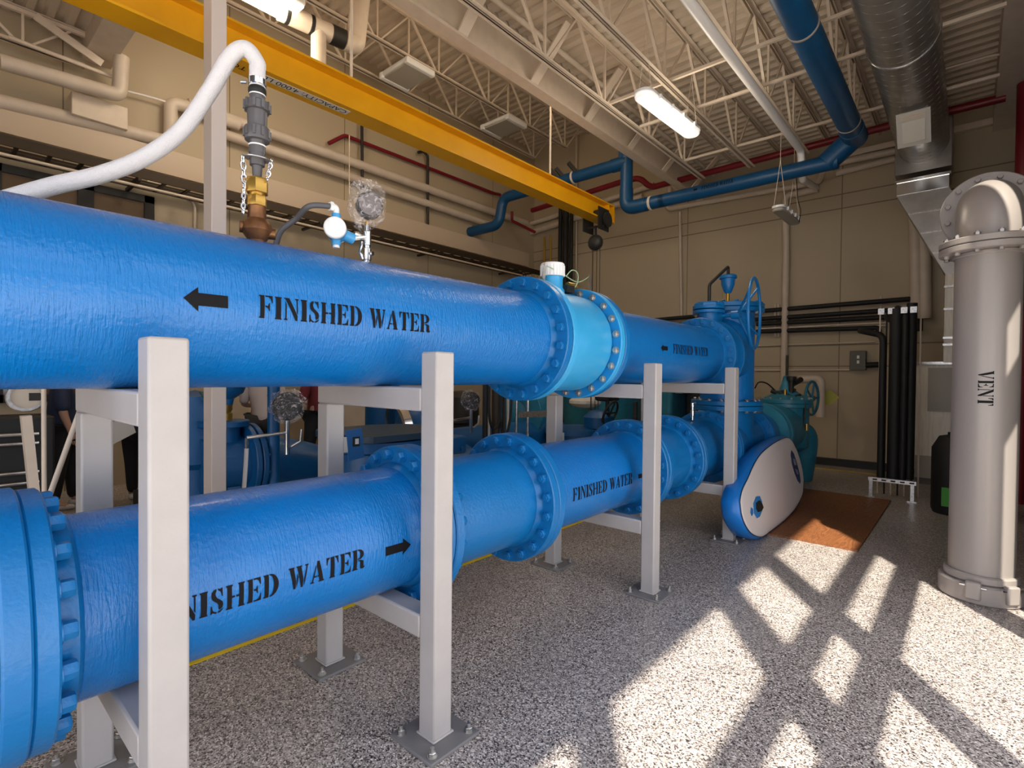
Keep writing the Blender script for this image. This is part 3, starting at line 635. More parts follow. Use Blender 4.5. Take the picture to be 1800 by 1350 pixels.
cpipe('upper narrow cream conduit above the large elbow at the left', [at(15, 65, 0, xw+.2), at(205, 138, 0, xw+.2)], .025, CREAMP, name='conduit')
cpipe('dark vertical pipe on the left wall behind the wrapped gauge', [at(636, 215, 0, xw), at(637, 330, 0, xw)], .03, DARK, name='wall_pipe')
cpipe('dark blue cable loop hanging on the left wall', [at(735, 268, 0, xw), at(745, 266, 0, xw), at(752, 275, 0, xw), at(752, 395, 0, xw)], .03, DARK, .05, name='cable')
cpipe('thin hanging wire in front of the left wall', [at(614, 238, 0, -8.3), at(614, 340, 0, -8.3)], .008, CREAMP, name='wire')
tag(build('junction_box', MB().bb((XL, 1.35, 4.92), (XL+.3, 1.95, 5.22)), CREAMP, bevel=.01), 'cream junction box on the left wall under the upturned pipe', 'junction box')
wf = struct('window_2', MB().bb((XL, .6, 1.2), (XL+.06, .72, 4.15)).bb((XL, 1.45, 1.2), (XL+.06, 1.62, 4.15)).bb((XL, 2.2, 1.2), (XL+.06, 2.32, 4.15)).bb((XL, .6, 1.2), (XL+.06, 2.32, 1.3)).bb((XL, .6, 4.05), (XL+.06, 2.32, 4.15)), DARK, smooth=0)
gl = build('pane', MB().bb((XL+.012, .7, 1.3), (XL+.02, 2.22, 4.05)), mat('window_glass', (.16, .11, .07), .08, spec=.8), wf, smooth=0)
cpipe('bent conduit dropping down the left wall beside the window', [at(258, 318, 0, XL+.05), at(330, 340, 0, XL+.05), at(343, 360, 0, XL+.05), at(342, 420, 0, XL+.05)], .02, CREAMP, .15, name='conduit')

# white plumbing by the lit lamp, upper left
t = thing('roof_drain_pipe', 'thick cream roof drain pipe with elbows beside the lit lamp', 'pipe', at(560, 60, 2, 6.6))
A_ = [at(x, y, 2, 6.3) for x, y in ((490, 18), (560, 50), (618, 76))]
build('pipe', MB().tube([A_[0], A_[1], A_[2]], .12, 20), PVC, t)
build('elbow', MB().tube(fillet([A_[2]-(A_[2]-A_[1])*.2, A_[2]+(A_[2]-A_[1])*.12, A_[2]+(A_[2]-A_[1])*.12+Vector((0, .1, .9))], .2), .135, 20), PVC, t)
build('riser', MB().cyl(A_[2]+(A_[2]-A_[1])*.12+Vector((0, .1, .8)), A_[2]+(A_[2]-A_[1])*.12+Vector((0, .1, 1.4)), .12), PVC, t)
p = A_[1]; build('drop', MB().cyl((p.x, p.y, 6.25), (p.x, p.y, 5.55), .10), PVC, t)
for f_ in (.15, .75): c_ = A_[0].lerp(A_[1], f_); build('black_band', MB().ring(c_, (A_[1]-A_[0]), .12, .124, .05), BLACK, t)
c_ = A_[1].lerp(A_[2], .35); build('metal_coupling', MB().ring(c_, A_[2]-A_[1], .12, .127, .2), DARK, t)
cl = at(460, -6, 2, 6.3)
t = thing('high_bay_or_fill_lamp', 'lit ceiling lamp with a warm lens at the top beside the drain pipe', 'ceiling lamp', cl)
build('housing', MB().box(cl+Vector((0, 0, .06)), (.5, .9, .1)), WHITE, t, bevel=.02); build('lens', MB().box(cl, (.46, .86, .03)), LITHOT, t)
lamp(cl-Vector((0, 0, .25)), 80, .4); lamp((-6.0, .2, 5.3), 14, .4)  # second light is added fill without a fixture, for the left bay
hb = Vector((-5.25, 5.6, 6.6)); t = thing('high_bay_or_fill_lamp', 'added warm fill lamp in the high roof, unseen behind the deep girder', 'ceiling lamp', hb)
build('housing', MB().box(hb+Vector((0, 0, .06)), (.5, .9, .1)), WHITE, t, bevel=.02); build('lens', MB().box(hb, (.46, .86, .03)), LITHOT, t); build('hanger', MB().cyl(hb+Vector((0, 0, .1)), (hb.x, hb.y, ZL), .012), CREAMP, t)
lamp(hb-Vector((0, 0, .25)), 70, .4)  # fixture and light added out of sight to brighten the high roof joists
for i, (px, nm) in enumerate((((676, 138), 'nearer'), ((852, 228), 'farther'))):
    zz = 6.9; P4 = [at(px[0]+a, px[1]+b, 2, zz) for a, b in ((0, 0), (38, -32), (81, -4), (39, 20))] if i == 0 else [at(px[0]+a, px[1]+b, 2, zz) for a, b in ((0, 0), (38, -22), (66, -4), (30, 14))]
    c_ = sum(P4, Vector())/4
    t = thing('panel_lamp', nm+' of the two unlit flat panel lamps under the high roof', 'ceiling lamp', c_)
    build('housing', MB().box(c_+Vector((0, 0, .05)), (.78, .60, .07)), WHITE, t, bevel=.015)
    build('lens', MB().box(c_, (.70, .52, .03)), LENSOFF, t)
    for s in (-1, 1): build('end_cap', MB().box(c_+Vector((s*.36, 0, .03)), (.10, .62, .11)), WHITE, t, bevel=.02)
    build('hanger', MB().bar(c_+Vector((.3, -.2, .08)), c_+Vector((.3, -.2, .8)), .03, .03), CREAMP, t)
def linear(label, c0, c1, wd, on):
    c0 = Vector(c0); c1 = Vector(c1); d = (c1-c0).normalized(); s = d.cross(Vector((0, 0, 1))).normalized(); L = (c1-c0).length
    t = thing('linear_lamp', label, 'ceiling lamp', (c0+c1)/2)
    pr = [(x-L/2+wd/2, y) for x, y in _arc(0, 0, wd/2, wd/2, 90, 270, 10)]+[(x+L/2-wd/2, y) for x, y in _arc(0, 0, wd/2, wd/2, -90, 90, 10)]
    m = (c0+c1)/2
    build('lens', MB().prism(pr, m, d, s, (0, 0, .05)), LIT if on else LENSOFF, t, bevel=.02)
    build('housing', MB().prism([(x*1.01, y*1.08) for x, y in pr], m+Vector((0, 0, .05)), d, s, (0, 0, .03)), WHITE, t)
    for k in (-.62, -.2, .2, .62): build('clip', MB().box(m+d*(L/2*k)+s*(wd*.54)+Vector((0, 0, .05)), (.04, .04, .05)), WHITE, t)
    for e, sg in ((c0, 1), (c1, -1)):
        a = e+d*sg*.12
        build('hanger_wire', MB().cyl(a+s*.08+Vector((0, 0, .08)), a+Vector((0, 0, .75)), .004, n=5).cyl(a-s*.08+Vector((0, 0, .08)), a+Vector((0, 0, .75)), .004, n=5).cyl(a+Vector((0, 0, .75)), (a.x, a.y, 5.93), .004, n=5), CREAMP, t)
    return t
la = at(1124, 168, 2, 4.75); lb = at(1221, 243, 2, 4.75); linear('white lit linear lamp hanging under the cream joists', la, lb, .21, True)
lamp((la+lb)/2-Vector((0, 0, .12)), 50, .3, (1, .88, .7))
la = at(1366, 370, 2, 4.0); lb = at(1398, 396, 2, 4.0); linear('unlit linear lamp hanging near the far wall below the blue pipe', la, lb, .17, False)
p = at(1400, 320, 1, 8.6); cpipe('thin black cord hanging beside the far linear lamp', [at(1400, 310, 1, 8.9), at(1402, 350, 1, 8.9), at(1408, 370, 1, 8.9), at(1405, 390, 1, 8.9)], .006, BLACK, .05, 'cord', 6)
# ---------------------------------------------------------------- big blue pipes
PX, ZU, ZD, RP, RF = -2.2, 1.838, .834, .295, .40
def hexmb(r, h, stud=0, o=(0, 0, 0)):
    mb = MB().lathe([(r*1.25, 0), (r*1.25, .004)], o, (0, -1, 0), 16); mb.hexa(Vector(o)+Vector((0, -.004, 0)), (0, -1, 0), r, h)
    if stud: mb.cyl(Vector(o)+Vector((0, -h, 0)), Vector(o)+Vector((0, -h-stud, 0)), r*.55, n=12)
    return mb
_proto = {}
def bolts(parent, cen, facing, rbc, m, r=.024, h=.022, stud=0, n=20, ax='y', ph=.5):
    """ring of bolts; facing +-1 along the axis"""
    key = (m.name, r, h, stud)
    for i in range(n):
        a = 2*math.pi*(i+ph)/n
        if ax == 'y': off = Vector((math.cos(a)*rbc, 0, math.sin(a)*rbc)); rot = Matrix.Rotation(0 if facing < 0 else math.pi, 3, 'Z').to_quaternion()
        else: off = Vector((math.cos(a)*rbc, math.sin(a)*rbc, 0)); rot = Vector((0, -1, 0)).rotation_difference(Vector((0, 0, facing)))
        if key not in _proto:
            o = build('bolt', hexmb(r, h, stud), m, None, loc=(0, 0, 0)); _proto[key] = o.data; o.parent = parent
        else: o = link(bpy.data.objects.new('bolt', _proto[key])); o.parent = parent
        o.location = Vector(cen)+off-wpos(parent); o.rotation_mode = 'QUATERNION'; o.rotation_quaternion = rot
def flange(parent, cen, t=.055, ax=(0, 1, 0), rf=RF, ri=None, m=BLUEF, hub=0, name='flange'):
    cen = Vector(cen); ax_ = Vector(ax); mb = MB().ring(cen-ax_*t/2, ax, (ri or RP)-.02, rf, t, 64)
    rr = ri or RP
    if hub: mb.lathe([(rr+.022, 0), (rr+.018, .012), (rr+.003, .035), (rr-.01, .037)], cen+ax_*hub*t/2, ax_*hub, 48)
    return build(name, mb, m, parent)
def pipe_seg(parent, y0, y1, z, r=RP, m=BLUE, name='barrel'):
    mb = MB(); n = max(2, int((y1-y0)/.5)); mb.lathe([(r, (y1-y0)*i/n) for i in range(n+1)], (PX, y0, z), (0, 1, 0), 96); return build(name, mb, m, parent)

# upper, near pipe
t = thing('water_pipe', 'upper blue pipe nearest the camera, marked with an arrow pointing left', 'pipe', (PX, 1, ZU-RP))
b1 = pipe_seg(t, -2.2, 2.56, ZU)
F = flange(t, (PX, 2.588, ZU), hub=-1); bolts(F, (PX, 2.56, ZU), -1, .358, BLUEF, .026, .026)
mp = cyl_mapper((PX, 0, ZU), (0, 1, 0), (1, 0, 0), (0, 0, 1), RP)
words('FINISHED WATER', .808, -.041, .782, .082, mp, t)
inked('stencilled_arrow', [ARROW], .135/1.9, .080, lambda x, y: mp(.569+x, y-.038), t)
# flow meter
t = thing('flow_meter', 'light blue flow meter with a white cap bolted into the upper pipe', 'flow meter', (PX, 2.95, ZU-RF))
G_ = flange(t, (PX, 2.650, ZU), t=.05, m=LBLUE, name='near_flange')
build('gasket', MB().ring((PX, 2.6165, ZU), (0, 1, 0), .30, .392, .008, 48, .001), BLACK, t)
build('gasket', MB().ring((PX, 3.252, ZU), (0, 1, 0), .30, .392, .008, 48, .001), BLACK, t)
build('recess', MB().cyl((PX, 2.675, ZU), (PX, 2.76, ZU), .315, n=64), BLUEF, t)
build('body', MB().lathe([(.30, 0), (.335, .004), (.342, .012), (.342, .41), (.335, .43), (.30, .44)], (PX, 2.745, ZU), (0, 1, 0), 96), LBLUE, t)
G2_ = flange(t, (PX, 3.222, ZU), t=.055, m=LBLUE, name='far_flange')
build('flange_face', MB().ring((PX, 3.188, ZU), (0, 1, 0), .30, .396, .007, 64, .001), mat('flange_face_blue', (.01, .25, .62), .4), t)
bolts(G2_, (PX, 3.188, ZU), -1, .362, STEEL, .021, .016, .010)
nk = build('neck', MB().lathe([(.085, 0), (.085, .03), (.072, .05), (.072, .11), (.078, .125)], (PX, 2.93, ZU+.325), (0, 0, 1), 28), LBLUE, t)
cap = MB().lathe([(.062, 0), (.082, .002), (.083, .085), (.078, .092), (0, .094)], (PX, 2.93, ZU+.45), (0, 0, 1), 40)
for i in range(24):
    a = 2*math.pi*i/24; cap.box((PX+.084*math.cos(a), 2.93+.084*math.sin(a), ZU+.49), (.005, .006, .07), Matrix.Rotation(a, 3, 'Z'))
build('cap', cap, WHITE, t)
build('terminal', MB().box((PX+.06, 3.02, ZU+.37), (.07, .09, .05)), BLACK, t); build('gland', MB().cyl((PX+.05, 3.04, ZU+.41), (PX+.05, 3.15, ZU+.41), .018), BRASS, t)
for a, b in (((PX+.13, 2.66, ZU+.38), (PX+.05, 2.78, ZU+.50)), ((PX+.10, 3.25, ZU+.385), (PX+.03, 3.36, ZU+.52))):
    build('ground_strap', MB().bar(a, b, .035, .004, (1, 0, 0)), STEEL, t, label='thin zinc grounding strap')
build('ground_wire', MB().tube(smooth_path([(PX+.085, 2.97, ZU+.45), (PX+.10, 3.02, ZU+.50), (PX+.10, 3.09, ZU+.49), (PX+.08, 3.12, ZU+.43), (PX+.07, 3.09, ZU+.385)], 6), .0035, 6), GREENW, t)
build('ground_wire', MB().tube(smooth_path([(PX+.05, 2.80, ZU+.50), (PX+.06, 2.95, ZU+.475), (PX+.06, 3.15, ZU+.44), (PX+.03, 3.36, ZU+.52)], 6), .0035, 6), GREENW, t)
# upper, far pipe
t = thing('water_pipe', 'upper blue pipe between the flow meter and the tall tee', 'pipe', (PX, 4.4, ZU-RP))
pipe_seg(t, 3.31, 5.52, ZU)
flange(t, (PX, 3.288, ZU), hub=1)
F = flange(t, (PX, 5.55, ZU), hub=-1); bolts(F, (PX, 5.522, ZU), -1, .358, BLUEF, .026, .022)
words('FINISHED WATER', 4.258, -.036, .782, .082, mp, t)
inked('stencilled_arrow', [ARROW], .128/1.9, .068, lambda x, y: mp(4.018+x, y-.034), t)
# tall tee
TY = 6.43
t = thing('pipe_tee', 'tall blue tee with a blind flange on top where both pipes meet', 'pipe fitting', (PX, TY, 1.2))
F = flange(t, (PX, 5.82, ZU), hub=1); bolts(F, (PX, 5.848, ZU), 1, .358, BLUEF, .024, .02)
build('spool', MB().cyl((PX, 5.575, ZU), (PX, 5.795, ZU), .30, n=64), BLUEF, t)
build('branch', MB().lathe([(RP, 0), (RP, .25), (.33, .45)], (PX, 5.85, ZU), (0, 1, 0), 64), BLUE, t)
build('body', MB().cyl((PX, TY, 1.30), (PX, TY, 2.37), .30, n=72), BLUE, t)
build('shoulder', MB().sphere((PX, TY-.12, 2.0), .30, (1.0, 1.2, 1.1), 28), BLUE, t, smooth=60)
for z in (2.385,): F = flange(t, (PX, TY, z), t=.05, ax=(0, 0, 1)); bolts(F, (PX, TY, z-.025), -1, .358, STEEL, .022, .018, ax='z', n=16)
F = build('blind_flange', MB().lathe([(0, 0), (.394, 0), (.40, .006), (.40, .045), (.394, .05), (0, .05)], (PX, TY, 2.415), (0, 0, 1), 56), BLUEF, t); bolts(F, (PX, TY, 2.465), 1, .358, BLUEF, .022, .018, ax='z', n=16)
F = flange(t, (PX, TY, 1.305), t=.055, ax=(0, 0, 1)); bolts(F, (PX, TY, 1.333), 1, .358, STEEL, .022, .018, ax='z', n=16)
# air valve on the tee
t = thing('air_release_valve', 'small cup-shaped air release valve standing on the tall tee', 'air valve', (PX, 6.42, 2.465))
ax_, ay_ = PX, 6.42
build('brass_nipple', MB().lathe([(.03, 0), (.02, .03), (.02, .15)], (ax_, ay_, 2.465), (0, 0, 1), 14), BRASS, t); build('handle', MB().bar((ax_-.06, ay_, 2.50), (ax_-.065, ay_, 2.63), .012, .004), BRASS, t)
build('cup', MB().lathe([(.03, 0), (.045, .02), (.075, .10), (.08, .17), (.10, .175), (.10, .205), (.085, .215), (0, .22)], (ax_, ay_, 2.61), (0, 0, 1), 28), BLUEF, t)
q = at(1247, 500, 1, 5.75)
build('vent_pipe', MB().tube(fillet([(ax_, ay_, 2.82), (ax_, ay_, 2.93), (q.x, 5.75, q.z), (q.x, 5.75, 2.42)], .04), .018, 10), DARK, t)
# small valve left of the tee
t = thing('isolation_valve', 'short blue flanged valve with stacked flanges left of the tall tee', 'valve', (PX-.05, 5.75, 2.1))
vx, vy = q.x, 5.75
for z, r in ((2.17, .15), (2.30, .165), (2.345, .165)): build('flange', MB().ring((vx, vy, z), (0, 0, 1), .05, r, .035, 32), BLUEF, t)
build('body', MB().cyl((vx, vy, 2.10), (vx, vy, 2.33), .11, n=24), BLUEF, t)
F = build('cover', MB().lathe([(.165, 0), (.165, .03), (.13, .05), (0, .06)], (vx, vy, 2.375), (0, 0, 1), 8), BLUEF, t); bolts(F, (vx, vy, 2.40), 1, .135, BLUEF, .016, .014, n=8, ax='z')
# handwheel
t = thing('handwheel', 'large blue handwheel standing upright beside the tall tee', 'handwheel', (-1.75, 5.95, 2.0))
wc = Vector((-1.72, 5.95, 2.39)); Rw = .37
wc = at(1326, 551, 0, -1.72)
wsd = Vector((-.13, 1, 0)).normalized()
build('rim', MB().tube([wc+wsd*math.cos(a)*Rw+Vector((0, 0, math.sin(a)*Rw)) for a in [2*math.pi*i/64 for i in range(64)]], .016, 10, closed=True), BLUEF, t)
hb = wc+Vector((-.17, 0, 0)); build('hub', MB().cyl(hb+Vector((-.06, 0, 0)), hb+Vector((.03, 0, 0)), .045), BLUEF, t)
for k in range(4):
    a = math.radians(55+90*k); build('spoke', MB().tube([hb, wc+wsd*math.cos(a)*Rw+Vector((0, 0, math.sin(a)*Rw))], .012, 8), BLUEF, t)
build('stem', MB().cyl(hb, (PX, hb.y, hb.z), .025), BLUEF, t)
build('gear_case', MB().sphere((PX+.03, hb.y, hb.z), .13, (1, 1, .8)), BLUEF, t, smooth=60)

# lower run
mp2 = cyl_mapper((PX, 0, ZD), (0, 1, 0), (1, 0, 0), (0, 0, 1), RP)
t = thing('water_pipe', 'lower blue pipe section leaving the frame at the left edge', 'pipe', (PX, -.6, ZD-RP))
pipe_seg(t, -2.2, .10, ZD); F = flange(t, (PX, .168, ZD), t=.062, rf=.405); bolts(F, (PX, .137, ZD), -1, .36, BLUEF, .026, .03)
t = thing('water_pipe', 'lower blue pipe nearest the camera, its lettering partly hidden by the first post', 'pipe', (PX, .9, ZD-RP))
F = flange(t, (PX, .228, ZD), t=.055, rf=.395); bolts(F, (PX, .256, ZD), 1, .355, BLUEF, .026, .034)
build('hub', MB().lathe([(.318, 0), (.316, .055), (.305, .065), (.294, .07)], (PX, .25, ZD), (0, 1, 0), 64), BLUEF, t)
pipe_seg(t, .25, 1.68, ZD)
F = flange(t, (PX, 1.645, ZD), hub=-1); bolts(F, (PX, 1.617, ZD), -1, .358, BLUEF, .026, .03)
words('FINISHED WATER', .463, -.050, .782, .084, mp2, t)
AR2 = [(1.9-x, y) for x, y in ARROW][::-1]
inked('stencilled_arrow', [AR2], .137/1.9, .076, lambda x, y: mp2(1.349+x, y-.046), t)
t = thing('pipe_spool', 'short blue spool between two flange pairs on the lower pipe, right of the second post', 'pipe spool', (PX, 2.1, ZD-RP))
F = flange(t, (PX, 1.706, ZD)); bolts(F, (PX, 1.735, ZD), 1, .358, BLUEF, .024, .03)
pipe_seg(t, 1.72, 2.48, ZD, m=BLUEF)
F = flange(t, (PX, 2.468, ZD), hub=-1); bolts(F, (PX, 2.44, ZD), -1, .358, BLUEF, .026, .022, .014)
t = thing('water_pipe', 'lower blue pipe with complete lettering behind the third post', 'pipe', (PX, 3.2, ZD-RP))
flange(t, (PX, 2.528, ZD), hub=1); pipe_seg(t, 2.52, 3.99, ZD); F = flange(t, (PX, 3.985, ZD), hub=-1); bolts(F, (PX, 3.957, ZD), -1, .358, BLUEF, .026, .03)
words('FINISHED WATER', 2.783, -.040, .782, .084, mp2, t)
inked('stencilled_arrow', [AR2], .137/1.9, .064, lambda x, y: mp2(3.66+x, y-.032), t)
t = thing('pipe_spool', 'second short blue spool on the lower pipe, between the third and fourth posts', 'pipe spool', (PX, 4.4, ZD-RP))
flange(t, (PX, 4.045, ZD)); pipe_seg(t, 4.05, 4.74, ZD, m=BLUEF); F = flange(t, (PX, 4.73, ZD), hub=-1); bolts(F, (PX, 4.702, ZD), -1, .358, BLUEF, .026, .022, .014)
t = thing('pipe_spool', 'blue pipe section behind the fourth post with a chrome test cock on top', 'pipe spool', (PX, 5.2, ZD-RP))
flange(t, (PX, 4.79, ZD)); build('reducer', MB().lathe([(.37, 0), (.36, .08), (.33, .2), (.30, .34), (.30, .98)], (PX, 4.80, ZD), (0, 1, 0), 72), BLUEF, t)
F = flange(t, (PX, 5.77, ZD), hub=-1); bolts(F, (PX, 5.742, ZD), -1, .358, BLUEF, .024, .022)
tc = at(1217, 738, 0, PX)
k_ = thing('test_cock', 'small chrome ball valve on top of the lower pipe behind the fourth post', 'ball valve', (PX, tc.y, 1.16))
build('body', MB().lathe([(.014, 0), (.014, .04), (.022, .045), (.022, .10), (.014, .105), (.014, .13), (.02, .135), (.02, .18), (.0, .19)], (PX, tc.y, 1.15), (0, 0, 1), 14).cyl((PX, tc.y, 1.31), (PX+.04, tc.y, 1.33), .016), CHROME, k_)
build('handle', MB().bar((PX, tc.y, 1.22), (PX+.06, tc.y, 1.22), .02, .008), CHROME, k_)
t = thing('pipe_cross', 'blue cross fitting under the tall tee with flanges on every side', 'pipe fitting', (PX, TY, ZD-RP))
F = flange(t, (PX, 5.83, ZD)); bolts(F, (PX, 5.858, ZD), 1, .358, BLUEF, .024, .022)
pipe_seg(t, 5.85, 7.0, ZD, m=BLUEF); build('riser', MB().cyl((PX, TY, ZD), (PX, TY, 1.22), .30, n=64), BLUEF, t)
F = flange(t, (PX, TY, 1.245), t=.055, ax=(0, 0, 1)); bolts(F, (PX, TY, 1.217), -1, .358, STEEL, .022, .02, ax='z', n=16)
F = flange(t, (PX, 7.03, ZD), hub=-1); bolts(F, (PX, 7.0, ZD), -1, .358, BLUEF, .024, .022)
build('spool', MB().cyl((PX, 7.06, ZD), (PX, 7.62, ZD), .30, n=48), BLUEF, t); flange(t, (PX, 7.09, ZD))
t = thing('pump_control_valve', 'teal domed control valve beyond the tall tee near the far wall', 'control valve', (PX, 8.5, .3))
for y in (7.66, 7.83): F = flange(t, (PX, y, ZD), m=TEAL, rf=.42)
bolts(F, (PX, 7.80, ZD), -1, .37, TEAL, .022, .02)
build('throat', MB().lathe([(.30, 0), (.30, .1), (.36, .4), (.40, .8)], (PX, 7.8, ZD), (0, 1, 0), 48), TEAL, t)
vy = 8.75; cx0 = PX+.10
build('body', MB().lathe([(.20, 0), (.31, .08), (.31, .66), (.36, .67), (.36, .72), (.345, .725), (.36, .73), (.36, .78), (.32, .80), (.20, .86), (.10, .93), (.07, 1.02), (.05, 1.12), (.025, 1.14), (0, 1.14)], (cx0, vy, .50), (0, 0, 1), 48), TEAL, t)
cr = build('cover_ring', MB().ring((cx0, vy, 1.275), (0, 0, 1), .29, .35, .015), TEAL, t); bolts(cr, (cx0, vy, 1.29), 1, .33, STEEL, .018, .02, ax='z', n=14)
build('outlet', MB().tube(smooth_path([(cx0, vy, .80), (cx0+.12, vy+.16, .80), (cx0+.22, vy+.28, .66), (cx0+.14, vy+.36, .05)]), .16, 24), TEAL, t, smooth=60)
build('stem_rod', MB().cyl((cx0, vy, 1.62), (cx0, vy, 1.95), .018), BROWNM, t)
pv_ = at(1391, 680, 1, vy-.1); pilot = MB()
for i in range(8):
    p_ = pv_+Vector((random.uniform(-.20, .10), random.uniform(-.1, .1), random.uniform(-.18, -.02))); pilot.cyl(p_, p_+Vector((random.uniform(-.12, .2), random.uniform(-.08, .08), random.uniform(-.04, .08))), random.choice((.010, .018, .028)), n=8)
e1 = at(1415, 706, 1, vy-.2); e2 = at(1413, 752, 1, vy-.2)
pilot.tube(fillet([pv_+Vector((-.05, -.1, -.1)), e1, e2, e2+Vector((-.25, 0, -.02))], .04), .010, 8).tube(fillet([pv_+Vector((-.1, 0, -.12)), pv_+Vector((-.2, 0, -.2)), (cx0+.05, vy-.1, 1.35)], .04), .012, 8)
build('pilot_tubing', pilot, DARK, t)
build('pilot_valve', MB().cyl(pv_+Vector((0, 0, -.10)), pv_+Vector((0, 0, .10)), .035).lathe([(.06, 0), (.07, .02), (.07, .06), (.05, .07)], pv_+Vector((0, 0, .09)), (0, 0, 1)).sphere(pv_+Vector((-.12, -.05, -.10)), .05).cyl(pv_+Vector((0, 0, .03)), at(1408, 667, 1, vy+.1), .04), DARK, t)
build('brass_fitting', MB().cyl(pv_+Vector((-.06, -.1, -.12)), pv_+Vector((-.06, -.1, -.04)), .022), BRASS, t)
build('drain_cock', MB().cyl(at(1418, 745, 1, vy-.2), at(1418, 757, 1, vy-.2), .02), BRASS, t)
build('cable', MB().tube(smooth_path([at(1327, 682, 1, 7.6), at(1334, 672, 1, 7.9), at(1348, 674, 1, 8.2), at(1362, 686, 1, vy-.1)]), .010, 8), BLACK, t)
t = thing('handwheel', 'teal handwheel facing sideways beside the pilot tubing near the far wall', 'handwheel', (-1.5, 9.3, 1.0))
wc = at(1427, 700, 1, 9.6); nrm = Vector((1, -.15, 0)).normalized(); sd = Vector((.15, 1, 0)).normalized()
ring_ = [wc+sd*math.cos(2*math.pi*i/48)*.27+Vector((0, 0, math.sin(2*math.pi*i/48)*.27)) for i in range(48)]
build('rim', MB().tube(ring_, .022, 8, closed=True), TEAL, t)
for k in range(5):
    a = 2*math.pi*k/5; build('spoke', MB().tube([wc, wc+sd*math.cos(a)*.27+Vector((0, 0, math.sin(a)*.27))], .016, 8), TEAL, t)
build('hub', MB().cyl(wc-nrm*.12, wc+nrm*.04, .04), TEAL, t)

# ---------------------------------------------------------------- pipe support stands
def stand(y, label, labelz):
    t = thing('pipe_stand', label, 'pipe stand', (PX, y, 0)); hw = .052
    xf, xb = -1.755, -2.645
    build('post', MB().bb((xf-hw, y-hw, .016), (xf+hw, y+hw, 1.70)), GREY, t, bevel=.009)
    build('post', MB().bb((xb-hw, y-hw, .016), (xb+hw, y+hw, 1.439)), GREY, t, bevel=.009)
    build('crossbar', MB().bb((xb-hw, y-hw, 1.439), (xf-hw, y+hw, 1.543)), GREY, t, bevel=.009)
    build('crossbar', MB().bb((xb+hw, y-hw, .435), (xf-hw, y+hw, .539)), GREY, t, bevel=.009)
    for x in (xf, xb):
        bp = build('base_plate', MB().bb((x-.14, y-.14, 0), (x+.14, y+.14, .016)), PLATEG, t, bevel=.004)
        build('weld', MB().bb((x-hw-.007, y-hw-.007, .016), (x+hw+.007, y+hw+.007, .026)), GREY, bp, bevel=.004)
        for sx in (-1, 1):
            for sy in (-1, 1):
                c = Vector((x+sx*.105, y+sy*.105, .016))
                build('anchor_bolt', MB().cyl(c, c+Vector((0, 0, .004)), .022, n=16).hexa(c+Vector((0, 0, .004)), (0, 0, 1), .016, .016).cyl(c+Vector((0, 0, .02)), c+Vector((0, 0, .038)), .009, n=10), STEEL, bp)
    return t
stand(.475, 'grey steel pipe stand nearest the camera at the left, its base out of view', 0)
stand(1.51, 'grey steel pipe stand second from the left with its bolted foot at the bottom centre', 0)
stand(3.575, 'grey steel pipe stand third from the left, right of the flow meter', 0)
stand(5.27, 'grey steel pipe stand farthest right, with the paddle board leaning on it', 0)

# ---------------------------------------------------------------- hose, coupling and gauge on the upper pipe
hx, hy, hz = PX, .924, ZU+RP-.005
t = thing('hose_coupling', 'bronze, brass and grey hose coupling standing on the upper pipe', 'hose coupling', (hx, hy, hz))
Z = lambda py: at(452, py, 0, hx).z
build('corporation_stop', MB().lathe([(.038, 0), (.035, .012), (.040, .02), (.060, .05), (.056, .075), (.042, .095), (.036, .10), (.033, .145), (.036, .15)], (hx, hy, hz), (0, 0, 1), 28).cyl((hx, hy, hz+.045), (hx+.03, hy+.062, hz+.045), .022).cyl((hx, hy, hz+.06), (hx-.02, hy-.06, hz+.062), .024), BRONZE, t)
z0 = hz+.15
build('brass_hex', MB().hexa((hx, hy, z0), (0, 0, 1), .038, .045).cyl((hx, hy, z0+.04), (hx, hy, z0+.055), .03), BRASS, t)
build('brass_hex', MB().hexa((hx, hy, z0+.052), (0, 0, 1), .044, .062), BRASS, t)
z1 = z0+.114
build('pvc_nipple', MB().lathe([(.017, 0), (.020, .05), (.028, .052), (.03, .10)], (hx, hy, z1), (0, 0, 1), 20), GPVC, t)
build('chain_plate', MB().lathe([(.052, 0), (.052, .004)], (hx, hy, z1+.078), (0.12, 0, 1), 24), STEEL, t)
z2 = z1+.10
un = MB().lathe([(.031, 0), (.031, .03), (.026, .035), (.030, .05), (.046, .052), (.048, .06), (.048, .10), (.046, .105), (.036, .107), (.038, .17), (.047, .172), (.047, .205), (.040, .21), (.028, .212), (.028, .235)], (hx, hy, z2), (0, 0, 1), 30)
for i in range(10):
    a = 2*math.pi*i/10
    for zz in (.08, .19): un.box((hx+.049*math.cos(a), hy+.049*math.sin(a), z2+zz), (.007, .010, .034), Matrix.Rotation(a, 3, 'Z'))
build('pvc_union', un, GPVC, t)
build('seal_ring', MB().ring((hx, hy, z2+.028), (0, 0, 1), .02, .033, .006).ring((hx, hy, z2+.232), (0, 0, 1), .02, .031, .007), WHITE, t)
z3 = z2+.238
build('black_collar', MB().lathe([(.031, 0), (.034, .008), (.034, .022), (.03, .028)], (hx, hy, z3), (0, 0, 1), 20), BLACK, t)
build('hose_clamp', MB().ring((hx, hy, z3+.032), (0, 0, 1), .028, .034, .035).cyl((hx-.03, hy-.03, z3+.05), (hx-.045, hy-.045, z3+.05), .007), CHROME, t)
